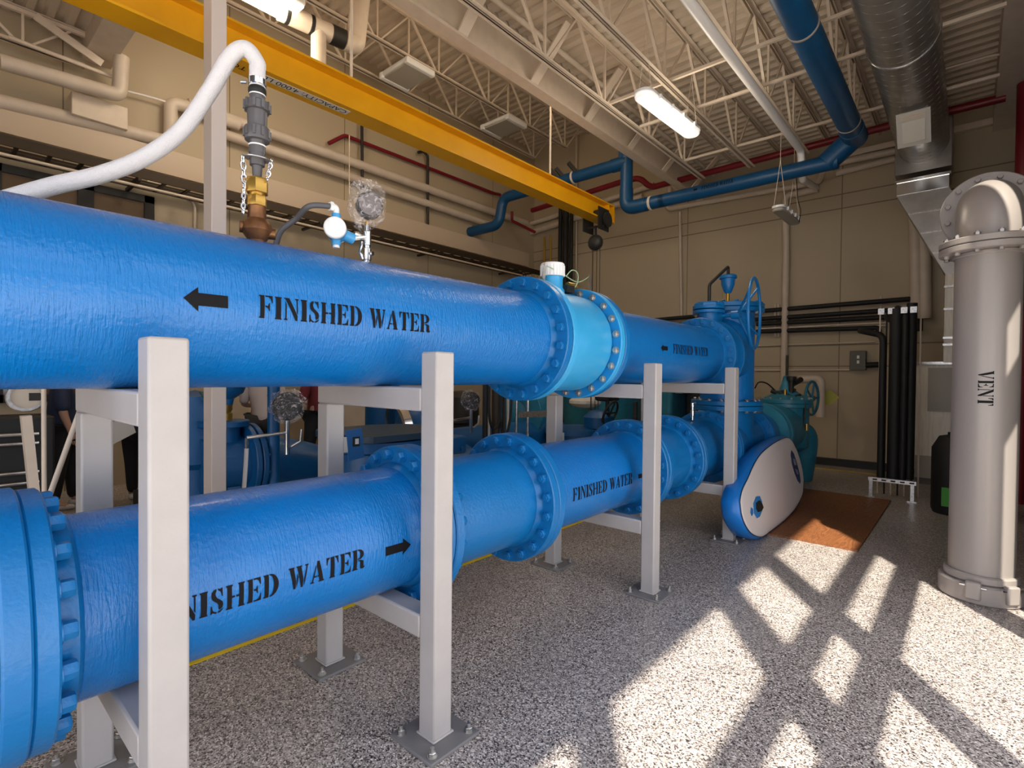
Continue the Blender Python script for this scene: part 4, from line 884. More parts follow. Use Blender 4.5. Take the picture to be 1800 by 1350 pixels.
def chain(p0, p1, n, r=.0035):
    mb = MB(); p0 = Vector(p0); p1 = Vector(p1)
    for i in range(n):
        c = p0.lerp(p1, (i+.5)/n); d = (p1-p0).normalized(); s = Vector((0, 1, 0)) if i % 2 else Vector((1, 0, 0)); L = (p1-p0).length/n*.68
        s = (s-d*s.dot(d)).normalized(); mb.tube([c+d*math.cos(2*math.pi*k/14)*L+s*math.sin(2*math.pi*k/14)*L*.5 for k in range(14)], r, 5, closed=True)
    return mb
build('chain', chain((hx-.01, hy-.053, z1+.08), (hx+.0, hy-.050, z0+.06), 5), CHROME, t)
build('chain', chain((hx+.03, hy+.045, z1+.085), (hx+.045, hy+.02, z1-.01), 5), CHROME, t)
build('chain', chain((hx, hy-.052, z0+.06), (hx, hy-.055, hz+.11), 5), CHROME, t)
HM = mat('hose_clear_white', (.74, .73, .76), .3, bump=[(250, .6, (1, 1, 1))])
hp = [Vector((hx, hy, z3+.03)), Vector((hx, hy, z3+.10)), at(452, 110, 0, -2.2), at(432, 86, 0, -2.22), at(405, 100, 0, -2.26), at(370, 158, 0, -2.32), at(320, 228, 0, -2.38), at(255, 276, 0, -2.42), at(180, 306, 0, -2.46), at(100, 325, 0, -2.5), at(40, 342, 0, -2.54), at(-60, 372, 0, -2.6)]
tag(build('hose', MB().tube(smooth_path(hp, 12), .0305, 24), HM, smooth=60), 'thick white reinforced hose arching from the grey coupling down behind the upper pipe', 'hose')
gy = 1.441; gz = ZU+RP-.004
t = thing('pressure_gauge', 'pressure gauge wrapped in a clear plastic bag on the upper pipe', 'pressure gauge', (PX, gy, gz))
build('manifold', MB().lathe([(.017, 0), (.017, .02), (.021, .022), (.021, .075), (.016, .078), (.016, .09), (.020, .092), (.020, .155), (.014, .16), (.012, .19)], (PX, gy, gz), (0, 0, 1), 18).cyl((PX, gy, gz+.12), (PX-.0, gy-.07, gz+.135), .012).cyl((PX, gy, gz+.05), (PX+.035, gy+.01, gz+.05), .010), CHROME, t)
build('lever', MB().tube([(PX+.01, gy-.03, gz+.10), (PX+.01, gy-.045, gz+.05), (PX+.01, gy-.03, gz+.02)], .008, 8), CHROME, t)
build('nipple', MB().cyl((PX, gy, gz+.16), (PX, gy, gz+.205), .009), BRASS, t)
gc = Vector((PX, gy+.012, gz+.285)); nv = Vector((.9, -.42, 0)).normalized()
build('dial_case', MB().cyl(gc-nv*.025, gc+nv*.025, .062, n=36), DARK, t); build('dial_face', MB().cyl(gc+nv*.025, gc+nv*.027, .052, n=36), mat('dial_grey', (.16, .14, .14), .3), t)
# plastic bag: crumpled shell
def bag_mesh(c, rx, rz, ry, seed=3, n=40, m_=24):
    rnd = random.Random(seed); amp = [rnd.uniform(.85, 1.15) for _ in range(n)]; vs = []; c = Vector(c)
    u = Vector((-nv.y, nv.x, 0)); fs = []
    from mathutils import noise
    for i in range(m_+1):
        ph = -math.pi/2+math.pi*i/m_
        for j in range(n):
            th = 2*math.pi*j/n; d = u*(math.cos(ph)*math.cos(th)*rx)+nv*(math.cos(ph)*math.sin(th)*ry)+Vector((0, 0, math.sin(ph)*rz))
            k = 1+.26*noise.noise(d*16+Vector((seed, 0, 0)))+.08*noise.noise(d*48)+.03*noise.noise(d*110)
            vs.append(c+d*k)
    for i in range(m_):
        for j in range(n): fs.append((i*n+j, i*n+(j+1) % n, (i+1)*n+(j+1) % n, (i+1)*n+j))
    return MB().add(vs, fs)
def bagmat():
    m = bpy.data.materials.new('clear_plastic'); m.use_nodes = True; nt = m.node_tree; b = nt.nodes['Principled BSDF']
    b.inputs['Base Color'].default_value = (.72, .67, .66, 1); b.inputs['Roughness'].default_value = .15; b.inputs['Specular IOR Level'].default_value = .9
    tc = nt.nodes.new('ShaderNodeTexCoord'); n = nt.nodes.new('ShaderNodeTexNoise'); n.inputs['Scale'].default_value = 22; n.inputs['Detail'].default_value = 5; n.inputs['Distortion'].default_value = 2.5
    r = nt.nodes.new('ShaderNodeMapRange'); r.inputs[1].default_value = .48; r.inputs[2].default_value = .66; r.inputs[3].default_value = .05; r.inputs[4].default_value = .5
    nt.links.new(tc.outputs['Object'], n.inputs['Vector']); nt.links.new(n.outputs[0], r.inputs[0]); nt.links.new(r.outputs[0], b.inputs['Alpha'])
    bp = nt.nodes.new('ShaderNodeBump'); bp.inputs['Strength'].default_value = .8; bp.inputs['Distance'].default_value = .01; nt.links.new(n.outputs[0], bp.inputs['Height']); nt.links.new(bp.outputs[0], b.inputs['Normal'])
    return m
BAG = bagmat()
build('plastic_bag', bag_mesh(gc+Vector((-.0, -.012, .0)), .088, .118, .055), BAG, t, smooth=20)
tx = at(591, 405, 0, PX)
t = thing('pressure_transmitter', 'blue and white pressure transmitter beside the wrapped gauge', 'transmitter', tx)
ua = Vector((.80, -.60, 0)).normalized()
build('housing', MB().lathe([(.035, 0), (.047, .008), (.047, .082), (.035, .09)], tx-ua*.045, ua, 32), TXBLUE, t)
build('front_cover', MB().lathe([(.046, 0), (.049, .004), (.049, .022), (.044, .028), (.036, .030), (.034, .028), (0, .028)], tx+ua*.030, ua, 36), WHITE, t)
build('rear_cover', MB().lathe([(.044, 0), (.047, .004), (.047, .02), (.04, .026), (0, .026)], tx-ua*.034, -ua, 36), WHITE, t)
build('name_plate', MB().box(tx+Vector((0.03, -.047, .012)), (.025, .006, .04), Matrix.Rotation(-.6, 3, 'Z')), WHITE, t)
build('upper_boss', MB().cyl(tx+Vector((0, 0, .03)), tx+Vector((0, 0, .075)), .020), TXBLUE, t); build('lower_boss', MB().cyl(tx-Vector((0, 0, .03)), tx-Vector((0, 0, .068)), .020), TXBLUE, t)
build('plug', MB().cyl(tx-Vector((0, 0, .066)), tx-Vector((0, 0, .080)), .015), WHITE, t)
build('side_boss', MB().cyl(tx+Vector((0, .03, -.01)), tx+Vector((0, .085, -.022)), .026), TXBLUE, t)
build('stem', MB().cyl(tx+Vector((0, .08, -.02)), (PX, gy-.01, gz+.13), .014), CHROME, t)
build('conduit_elbow', MB().tube(fillet([tx+Vector((0, 0, .07)), tx+Vector((0, 0, .105)), tx+Vector((-.0, -.03, .105))], .02), .014, 12).hexa(tx+Vector((0, -.018, .103)), (0, -1, 0), .022, .016), WHITE, t)
cp = [tx+Vector((0, -.03, .103)), tx+Vector((-.02, -.12, .085)), at(520, 385, 0, -2.3), at(495, 405, 0, -2.35), at(485, 432, 0, -2.38), at(480, 470, 0, -2.40)]
tag(build('conduit', MB().tube(smooth_path(cp, 10), .0125, 14), CGREY, smooth=60), 'flexible dark grey conduit curving from the transmitter down behind the upper pipe', 'conduit')

# ---------------------------------------------------------------- vent stack
vx, vy, vr = .085, 5.2, .190
t = thing('vent_stack', 'tall grey vent pipe marked VENT with a flanged elbow on top', 'vent pipe', (vx, vy, 0))
build('shaft', MB().lathe([(vr, 0), (vr, 1.2), (vr, 2.50)], (vx, vy, .12), (0, 0, 1), 96), VENTG, t)
build('coupling', MB().ring((vx, vy, .0), (0, 0, 1), vr-.01, .245, .14, 72, .012), VENTG, t); build('coupling_lip', MB().ring((vx, vy, .14), (0, 0, 1), vr-.005, .215, .06, 72, .01), VENTG, t)
for a in (-100, -48):
    d = Vector((math.cos(math.radians(a)), math.sin(math.radians(a)), 0)); s = Vector((-d.y, d.x, 0))
    build('coupling_lug', MB().box(Vector((vx, vy, .10))+d*.240, (.045, .09, .13), Matrix((d, s, Vector((0, 0, 1)))).transposed()), VENTG, t, bevel=.012)
    build('clamp_bolt', MB().cyl(Vector((vx, vy, .13))+d*.245-s*.075, Vector((vx, vy, .13))+d*.245+s*.075, .010), CHROME, t)
fz = 2.53
F = build('flange', MB().ring((vx, vy, fz), (0, 0, 1), vr-.01, .285, .045, 72), VENTG, t); bolts(F, (vx, vy, fz), -1, .245, VENTG, .018, .018, ax='z', n=12)
F = build('flange', MB().ring((vx, vy, fz+.05), (0, 0, 1), vr-.01, .285, .045, 72), VENTG, t); bolts(F, (vx, vy, fz+.095), 1, .245, STEEL, .02, .022, .012, ax='z', n=12)
build('weld_collar', MB().ring((vx, vy, fz-.03), (0, 0, 1), vr-.01, .205, .03, 64), VENTG, t)
ez = fz+.095; ecz = 2.93
build('elbow', MB().tube([(vx, vy, ez)]+[(vx, vy+.33-.33*math.cos(a), ecz-.28+.30*math.sin(a)) for a in [math.pi/2*i/14 for i in range(15)]]+[(vx, vy+.42, ecz+.02)], vr, 48), VENTG, t, smooth=50)
F = build('flange', MB().ring((vx, vy+.42, ecz+.02), (0, 1, 0), vr-.01, .30, .05, 72), VENTG, t); bolts(F, (vx, vy+.42, ecz+.02), -1, .255, VENTG, .02, .022, n=12)
build('rear_pipe', MB().tube(fillet([(vx, vy+.45, ecz+.02), (vx, vy+1.1, ecz+.02), (XR, vy+1.1, ecz+.02)], .3), vr, 40), VENTG, t)
Wv, pv = layout('VENT'); Lh = .115
ac = math.atan2(-1, .02)
def vm(x, y):
    a = ac+y/vr; return Vector((vx+math.cos(a)*(vr+.0018), vy+math.sin(a)*(vr+.0018), vz0-x))
vz0 = at(1733, 652, 1, 5.01).z; vz1 = at(1733, 713, 1, 5.01).z
xr_ = at(1747, 680, 1, 5.01).x; xl_ = at(1719, 680, 1, 5.01).x
ac = -math.pi/2+math.asin(((xl_+xr_)/2-vx)/vr)
inked('stencilled_text', pv, (vz0-vz1)/Wv, xr_-xl_, lambda x, y: vm(x, y-(xr_-xl_)/2), t, rows=8)

# ---------------------------------------------------------------- paddle board
t = thing('paddle_board', 'white and blue inflatable paddle board leaning on its edge against the last stand', 'paddle board', (-1.6, 6.6, 0))
Th = .20
tilt = math.radians(10); upv = Vector((-math.sin(tilt), 0, math.cos(tilt))); nb = Vector((math.cos(tilt), 0, math.sin(tilt))); o = Vector((-1.50, 5.1, .0))
def onboard(px, py):
    d = ray(px, py); tt = (o-EYE).dot(nb)/d.dot(nb); return EYE+d*tt
_pp = [(1303, 883), (1307, 862), (1317, 841), (1328, 816), (1341, 797), (1362, 780), (1383, 770), (1392, 774), (1399, 786), (1405, 801), (1410, 820), (1413, 839), (1413, 855), (1411, 870), (1400, 892), (1383, 911), (1369, 929), (1355, 939), (1343, 942), (1334, 942), (1325, 938), (1317, 930), (1309, 915), (1305, 900)]
_uv = []
for p in _pp:
    q = onboard(*p)-o; _uv.append((q.y, max(.035, q.dot(upv))))
_cl = smooth_path([Vector((u, v, 0)) for u, v in _uv[-2:]+_uv+_uv[:2]], 4)[8:-8]
_m = Vector((sum(p.x for p in _cl)/len(_cl), sum(p.y for p in _cl)/len(_cl), 0))
def outline(k=0.0):
    out = []
    for i, p in enumerate(_cl):
        a_, b_ = _cl[i-1], _cl[(i+1) % len(_cl)]; tn = (b_-a_).normalized(); nn = Vector((tn.y, -tn.x, 0))
        if nn.dot(_m-p) < 0: nn = -nn
        q = p+nn*(k-.035); out.append((q.x, max(.004, q.y)))
    return out
def bpt(p, d): return o+Vector((0, p[0], 0))+upv*p[1]+nb*d
def shell(ks_ds):
    mb = MB(); n = len(_cl); vs = []; fs = []
    for k, d in ks_ds: vs += [bpt(p, d) for p in outline(k)]
    for j in range(len(ks_ds)-1):
        for i in range(n): fs.append((j*n+i, j*n+(i+1) % n, (j+1)*n+(i+1) % n, (j+1)*n+i))
    return mb, vs, fs, n
mb, vs, fs, n = shell([(.05, -Th), (.012, -Th*.86), (0, -Th*.5), (.006, -Th*.2), (.03, -.012), (.035, -.010)]); fs.append(tuple(range(n))); mb.add(vs, fs); build('side_wall', mb, BLINE, t, smooth=60)
mb, vs, fs, n = shell([(.030, -.014), (.034, -.006), (.055, .0), (.09, .004)]); fs.append(tuple(3*n+i for i in range(n))); mb.add(vs, fs); build('deck', mb, BTOP, t, smooth=60)
build('edge_seam', MB().tube([bpt(p, -.010) for p in outline(.028)], .005, 6, closed=True), mat('seam_dark', (.02, .03, .06), .5), t)
def patch(name, pxs, m, d=.006):
    mb = MB(); q = [onboard(*p)+nb*.004 for p in pxs]; n = len(q); mb.add(q+[a+nb*d for a in q], [tuple(range(n)), tuple(range(n, 2*n))]+[(i, (i+1) % n, n+(i+1) % n, n+i) for i in range(n)]); return build(name, mb, m, t)
patch('handle_patch', [(1323, 885), (1328, 873), (1334, 872), (1338, 882), (1338, 898), (1334, 908), (1329, 911), (1324, 902)], mat('patch_blue', (.03, .22, .55), .4))
patch('handle', [(1327, 884), (1332, 880), (1336, 886), (1338, 892), (1335, 898), (1330, 900), (1327, 894)], BLACK, .02)
patch('valve_patch', [(1319, 892), (1322, 895), (1322, 904), (1320, 907), (1318, 901)], mat('patch_blue2', (.02, .17, .50), .4))
lc = [(1390, 792), (1394, 797), (1399, 812), (1404, 832), (1406, 846), (1405, 850), (1401, 845), (1396, 832), (1391, 815), (1389, 800)]
patch('logo_oval', lc, NAVYL)
patch('logo_mark', [(1393, 806), (1396, 808), (1398, 818), (1395, 817)], mat('logo_pale', (.30, .33, .42), .4), .009)
patch('logo_mark', [(1396, 824), (1400, 826), (1402, 834), (1399, 833)], mat('logo_pale2', (.25, .28, .38), .4), .009)

# ---------------------------------------------------------------- second row of pumps and valves behind the big pipes
t = thing('pump_header', 'dark blue pipe and flanged tee seen between the first and second posts', 'pipe', (-4.2, 2, .5))
hx_ = -4.75; s_ = hx_/-4.2
def hq(y, z): return (hx_, y*s_, 1.6-(1.6-z)*s_)
build('pipe', MB().tube(smooth_path([hq(1.36, .92), hq(1.6, .92), hq(1.95, .88), hq(2.3, .76), hq(2.75, .48), hq(3.0, .2)], 8), .225, 32), BGBLUE, t, smooth=60)
F = build('flange', MB().ring(hq(1.70, .92), (0, 1, 0), .18, .33, .045), BGBLUE, t); bolts(F, Vector(hq(1.70, .92))+Vector((0, .045, 0)), 1, .285, BGBLUE, .02, .02, n=12)
build('flange', MB().ring(hq(1.65, .92), (0, 1, 0), .18, .33, .045), BGBLUE, t)
build('branch', MB().cyl(hq(1.52, .92), hq(1.52, 1.20), .13), BGBLUE, t); build('top_flange', MB().ring(hq(1.52, 1.20), (0, 0, 1), .03, .20, .05), BGBLUE, t)
for yy in (1.75,): build('saddle', MB().bb((hx_-.15, yy-.05, 0), (hx_+.15, yy+.05, .65)), BGBLUE, t)
t = thing('air_release_valve', 'dark blue round air valve on a brass nipple behind the pale column', 'air valve', hq(1.54, 1.25))
build('nipple', MB().lathe([(.07, 0), (.07, .06), (.055, .065), (.07, .09), (.07, .13)], hq(1.52, 1.245), (0, 0, 1), 20), BRASS, t)
build('body', MB().lathe([(.05, 0), (.06, .05), (.13, .10), (.17, .20), (.17, .42), (.10, .5), (0, .52)], hq(1.54, 1.36), (0, 0, 1), 28), BGBLUE, t)
build('lever', MB().bar(hq(1.47, 1.27), hq(1.36, 1.46), .02, .008), GREEND, t)
def gauge(label, x, y, z, r, hose=True, leg=.10):
    t = thing('pressure_gauge', label, 'pressure gauge', (x, y, z-.3)); c = Vector((x, y, z))
    build('dial_case', MB().cyl(c-nv*.03, c+nv*.03, r, n=32), BLACK, t); build('manifold', MB().cyl(c-Vector((0, 0, r)), c-Vector((0, 0, r+.28)), .02).cyl(c-Vector((0, 0, r+.1)), c-Vector((0, .32, r+.12)), .014).cyl(c-Vector((0, .32, r+.12)), c-Vector((0, .32, r+.22)), .014), CHROME, t)
    build('lever', MB().tube([c+Vector((.02, .02, -r-.22)), c+Vector((.02, .10, -r-.18)), c+Vector((.02, .11, -r-.08))], .010, 6), STEEL, t)
    build('plastic_bag', bag_mesh(c, r*1.22, r*1.25, .05, seed=int(x*-7)), BAG, t, smooth=20)
    if hose: build('tube', MB().tube(smooth_path([c-Vector((0, .32, r+.20)), c-Vector((.02, .33, r+.5)), c-Vector((.02, .37, r+.9))]), .016, 10), WHITEP, t)
g1 = at(505, 714, 0, -4.2); gauge('bagged black gauge above the dark blue pipe between the first and second posts', -4.2, g1.y, g1.z, .115)
g2 = at(828, 704, 0, -4.4); gauge('bagged black gauge under the upper pipe right of the second post', -4.4, g2.y, g2.z, .10)
t = thing('blue_riser', 'slim dark blue vertical pipe left of the bagged gauge', 'pipe', (-4.5, 2, 0)); p = at(481, 700, 0, -4.5); build('pipe', MB().cyl((-4.5, p.y, .6), (-4.5, p.y, 2.4), .05), BGBLUE, t)
t = thing('check_valve', 'large dark blue valve casting with a flat bolted cover beside the second post', 'valve', (-3.75, 2.6, 0))
build('body', MB().lathe([(.30, -.34), (.28, -.05), (.40, .08), (.41, .40), (.38, .62), (.42, .64), (.42, .72)], (-3.8, 2.60, .34), (0, 0, 1), 40), BGBLUE, t)
cv = build('cover', MB().prism([(-.42, -.30), (-.34, -.42), (.2, -.44), (.5, -.30), (.62, 0), (.5, .3), (.2, .44), (-.34, .42), (-.42, .3)], (-3.8, 2.62, 1.075), (0, 1, 0), (1, 0, 0), (0, 0, .05)), mat('cover_dark', (.02, .05, .09), .45), t)
build('boss', MB().box((-3.5, 3.05, .98), (.25, .4, .16)), BGBLUE, t, bevel=.02)
for yy in (2.95, 3.05, 3.18): build('bolt', MB().hexa((-3.37, yy, .95), (1, 0, 0), .02, .02), BGBLUE, t)
dp = at(624, 781, 0, -3.36)
build('dial_plate', MB().box(dp, (.012, .13, .22), Matrix.Rotation(math.radians(6), 3, 'X')), mat('plate_blue', (.02, .14, .40), .35), t)
build('dial', MB().box(dp+Vector((.008, .005, .02)), (.006, .055, .07)), BLACK, t); build('dial_window', MB().box(dp+Vector((.012, .008, .022)), (.006, .028, .04)), WHITE, t)
build('name_plate', MB().box(at(606, 782, 0, -3.36), (.01, .05, .11)), TAG, t)
build('outlet', MB().cyl((-3.8, 2.6, .62), (-3.8, 3.6, .62), .30, n=32), BGBLUE, t)
t = thing('pump_casing', 'dark blue curved pump casing with a shiny coupling ring behind the cross bar', 'pump', (-5.2, 4.6, .6))
pc = at(745, 755, 0, -5.1)
build('casing', MB().sphere(pc, .36, (1, 1, 1), 28), BGBLUE, t, smooth=60)
build('coupling_ring', MB().ring(pc+Vector((0, -.42, 0)), (.3, 1, .15), .30, .36, .10), CHROME, t)
build('pedestal', MB().cyl((pc.x, pc.y, 0), (pc.x, pc.y, pc.z-.2), .2), BGBLUE, t)
t = thing('pump_header', 'long straight dark blue pipe seen right of the second post', 'pipe', (-4.6, 5, .5))
build('pipe', MB().cyl((-4.6, 3.3, .72), (-4.6, 6.2, .72), .25, n=36), BGBLUE, t)
for yy in (3.6, 5.9): build('saddle', MB().bb((-4.8, yy-.05, 0), (-4.4, yy+.05, .5)), BGBLUE, t)
# cable and conduit cluster right of the gauge
for i, (x, r, m_, nm) in enumerate(((853, .03, BLACK, 'black'), (860, .012, CREAMP, 'thin pale'), (872, .05, BROWNM, 'wide brown'), (886, .02, BROWNM, 'narrow brown'), (893, .014, CREAMP, 'slim pale'), (908, .016, STEEL, 'bright steel'), (928, .018, STEEL, 'second bright steel'))):
    p = at(x, 700, 0, -4.1); cpipe(nm+' vertical tube in the gap left of the third stand', [(-4.1, p.y, 0), (-4.1, p.y, 2.3)], r, m_, name='vertical_tube', n=10)
t = thing('strut_bracket', 'slotted steel strut bracket reaching to the third stand under the flow meter', 'bracket', at(945, 728, 0, -3.4))
a = at(912, 729, 0, -3.2); b = at(965, 727, 0, -2.72); build('channel', MB().bar(a, b, .012, .055), STEEL, t)
for k in range(4): c_ = a.lerp(b, .1+.2*k); build('slot', MB().bar(c_+Vector((.008, -.002, 0)), c_.lerp(b, .12)+Vector((.008, -.002, 0)), .012, .018), BLACK, t)
for i, x in enumerate((866, 885)):
    p0 = at(x, 690, 0, -3.9); s_ = .22
    tag(build('cable_loop', MB().tube(smooth_path([p0+Vector((0, -.06*s_*4, .1)), p0+Vector((0, -.05, -.25)), p0+Vector((0, .02, -.40-.12*i)), p0+Vector((0, .12, -.28)), p0+Vector((0, .14, .1))]), .014, 8), BLACK), ('left', 'right')[i]+' drooping black cable loop beside the steel tubes', 'cable')
t = thing('teal_valve', 'teal valve body seen between the third stand and the steel tubes', 'valve', (-4.6, 5.4, .3))
c_ = at(925, 725, 0, -4.9); build('body', MB().sphere(c_, .42, (1, 1, 1), 24).cyl((c_.x, c_.y, 0), (c_.x, c_.y, c_.z), .2), TEAL, t, smooth=60); build('flange', MB().ring(c_+Vector((.1, -.35, 0)), (0, 1, 0), .2, .45, .06), TEAL, t)
t = thing('butterfly_valve', 'dark blue gear-operated valve with a small black handwheel right of the third stand', 'valve', (-3.9, 6, .4))
c_ = at(1015, 752, 0, -4.0); build('body', MB().lathe([(.36, 0), (.40, .04), (.40, .32), (.44, .33), (.44, .40), (.3, .42), (0, .43)], (c_.x, c_.y, c_.z-.40), (0, 0, 1), 36).cyl((c_.x, c_.y, 0), (c_.x, c_.y, c_.z-.3), .25), BGBLUE, t)
g_ = at(1052, 741, 0, -3.7); build('gear_box', MB().lathe([(.05, -.05), (.19, -.02), (.2, .12), (.12, .2), (0, .22)], g_-Vector((0, 0, .06)), (0, 0, 1), 24), BGBLUE, t)
wh = at(1073, 726, 0, -3.5); build('handwheel', MB().tube([wh+Vector((math.sin(2*math.pi*i/32)*.06, math.cos(2*math.pi*i/32)*.15, math.sin(2*math.pi*i/32)*.15)) for i in range(32)], .016, 8, closed=True).tube([wh+Vector((-.06, -.0, -.13)), wh+Vector((.06, 0, .13))], .012, 6).tube([wh+Vector((0, -.15, 0)), wh+Vector((0, .15, 0))], .012, 6), BLACK, t)
build('stem', MB().cyl(wh, g_, .02), BLACK, t); build('name_plate', MB().box(at(987, 770, 0, -3.6), (.01, .10, .12)), TAG, t)
t = thing('control_valve', 'big teal control valve body behind the third stand', 'control valve', (-5.2, 7.6, .3))
c_ = at(1060, 715, 0, -5.4); build('body', MB().lathe([(.3, 0), (.75, .1), (.8, .9), (.85, .95), (.85, 1.05), (.5, 1.2), (.2, 1.35), (0, 1.4)], (c_.x, c_.y, .45), (0, 0, 1), 40), TEAL, t)
build('wrap', MB().sphere((c_.x+.3, c_.y-1.1, 1.15), .22, (1.3, 1.3, .5), 14), TAG, t, smooth=20)
c_ = at(1068, 695, 0, -3.9); t = thing('actuator', 'dark boxy valve actuator under the upper pipe by the third stand', 'actuator', c_)
build('housing', MB().box(c_, (.22, .34, .16)), DARK, t, bevel=.03); build('bolt', MB().hexa(c_+Vector((.11, .12, -.02)), (1, 0, 0), .02, .02), STEEL, t); build('support', MB().cyl((c_.x, c_.y, 0), c_, .03), DARK, t)
cpipe('dark stem pipe right of the small handwheel under the crossbar', [at(1117, 706, 0, -3.4), Vector((-3.4, at(1117, 706, 0, -3.4).y, 0))], .03, DARK, name='vertical_tube')
t = thing('control_valve', 'dark teal valve box behind the fourth stand with a lever on top', 'control valve', (-3.6, 8, .4))
p = at(1175, 720, 0, -3.6); build('body', MB().box((p.x, p.y, 1.0), (.5, .9, 1.0)), TEAL, t, bevel=.05); build('bracket', MB().box((p.x+.3, p.y-.1, 1.38), (.1, .4, .05)), STEEL, t); build('motor', MB().box((p.x+.45, p.y+.3, 1.05), (.4, .5, .9)), DARK, t, bevel=.03); build('pedestal', MB().bb((p.x-.2, p.y-.3, 0), (p.x+.2, p.y+.3, .6)), DARK, t)
# far-left equipment
t = thing('meter_stand', 'round silver gauge face on a pale stand at the far left under the upper pipe', 'gauge stand', (-5, .5, 0))
c_ = at(45, 698, 0, -4.6); nf = Vector((1, -.05, .1)).normalized()
build('rim', MB().ring(c_, nf, .075, .098, .03), STEEL, t); build('face', MB().cyl(c_, c_+nf*.012, .078, n=36), mat('gauge_face', (.55, .46, .36), .35, metal=.4), t)
build('window', MB().box(c_+nf*.016+Vector((0, .045, -.0)), (.012, .06, .05)), DARK, t); build('stem', MB().bar(c_-Vector((0, 0, .12)), (c_.x, c_.y+.06, .5), .05, .10), CREAMP, t); build('foot', MB().cyl((c_.x, c_.y+.06, 0), (c_.x, c_.y+.06, .62), .14), BGBLUE, t)
p = at(77, 720, 0, -4.4); cpipe('slim pale vertical pole at the far left behind the upper pipe', [(p.x, p.y, 0), (p.x, p.y, 2.6)], .013, CREAMP, name='pole')
a = at(126, 750, 0, -3.4); b = at(66, 872, 0, -3.2); cpipe('slanting pale rod at the far left between the two pipes', [a+(a-b)*.3, Vector((b.x, b.y-.25, 0))], .012, PVC, name='rod')
t = thing('tool_cart', 'dark cart with bright rails at the far left edge', 'cart', (-5.6, .3, 0))
p = at(20, 740, 0, -5.4); build('frame', MB().bb((p.x-.4, p.y-.5, .15), (p.x, p.y+.25, 1.25)), BLACK, t, bevel=.02)
for z in (.75, .83, 1.05, 1.12): build('rail', MB().cyl((p.x+.03, p.y-.5, z), (p.x+.03, p.y+.15, z), .014), CHROME, t)
t = thing('pump_motor', 'dark blue pump motor behind the pale column at the left', 'pump', (-5.4, 1.6, 0)); p = at(343, 760, 0, -5.0)
build('body', MB().lathe([(.25, 0), (.25, .7), (.3, .75), (.3, .85), (.2, 1.3), (0, 1.35)], (p.x, p.y, .1), (0, 0, 1), 28), BGBLUE, t)
p = at(660, 735, 0, -6.5); 
tag(build('cabinet', MB().bb((-8.4, 4.6, 0), (-7.8, 6.6, 2.3)), PVC, bevel=.01), 'cream floor cabinet behind the dark blue valve casting', 'cabinet')
tag(build('blue_tank', MB().cyl((-6.3, at(672, 740, 0, -6.3).y, 0), (-6.3, at(672, 740, 0, -6.3).y, 2.2), .24, n=28), BGBLUE), 'tall dark blue tank behind the cross bar of the second stand', 'tank')
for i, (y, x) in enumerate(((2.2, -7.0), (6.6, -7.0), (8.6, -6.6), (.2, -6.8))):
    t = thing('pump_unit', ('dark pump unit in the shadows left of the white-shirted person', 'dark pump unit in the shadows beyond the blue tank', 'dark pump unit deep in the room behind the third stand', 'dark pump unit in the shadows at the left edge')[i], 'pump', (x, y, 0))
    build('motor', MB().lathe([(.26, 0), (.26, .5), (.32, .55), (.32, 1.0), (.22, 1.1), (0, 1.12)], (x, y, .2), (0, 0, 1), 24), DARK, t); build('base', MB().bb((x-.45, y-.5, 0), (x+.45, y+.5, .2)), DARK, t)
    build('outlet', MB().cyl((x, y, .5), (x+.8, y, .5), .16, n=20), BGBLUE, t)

# ---------------------------------------------------------------- people behind the pipes
def skin(name, chains, m, parent, sub=1):
    """chains: list of [(point, radius)...]; shared points merge"""
    idx = {}; vs = []; es = []; rs = []
    def V(p, r):
        k = tuple(round(c, 4) for c in p)
        if k not in idx: idx[k] = len(vs); vs.append(p); rs.append(r)
        return idx[k]
    for ch in chains:
        ids = [V(p, r) for p, r in ch]; es += list(zip(ids, ids[1:]))
    me = bpy.data.meshes.new(name); base = wpos(parent); me.from_pydata([Vector(v)-base for v in vs], es, []); me.materials.append(m)
    o = link(bpy.data.objects.new(name, me)); o.parent = parent
    s = o.modifiers.new('skin', 'SKIN'); s.use_smooth_shade = True
    for i, v in enumerate(me.skin_vertices[0].data):
        r = rs[i]; v.radius = r if isinstance(r, tuple) else (r, r)
    me.skin_vertices[0].data[0].use_root = True
    u = o.modifiers.new('sub', 'SUBSURF'); u.levels = u.render_levels = sub
    return o
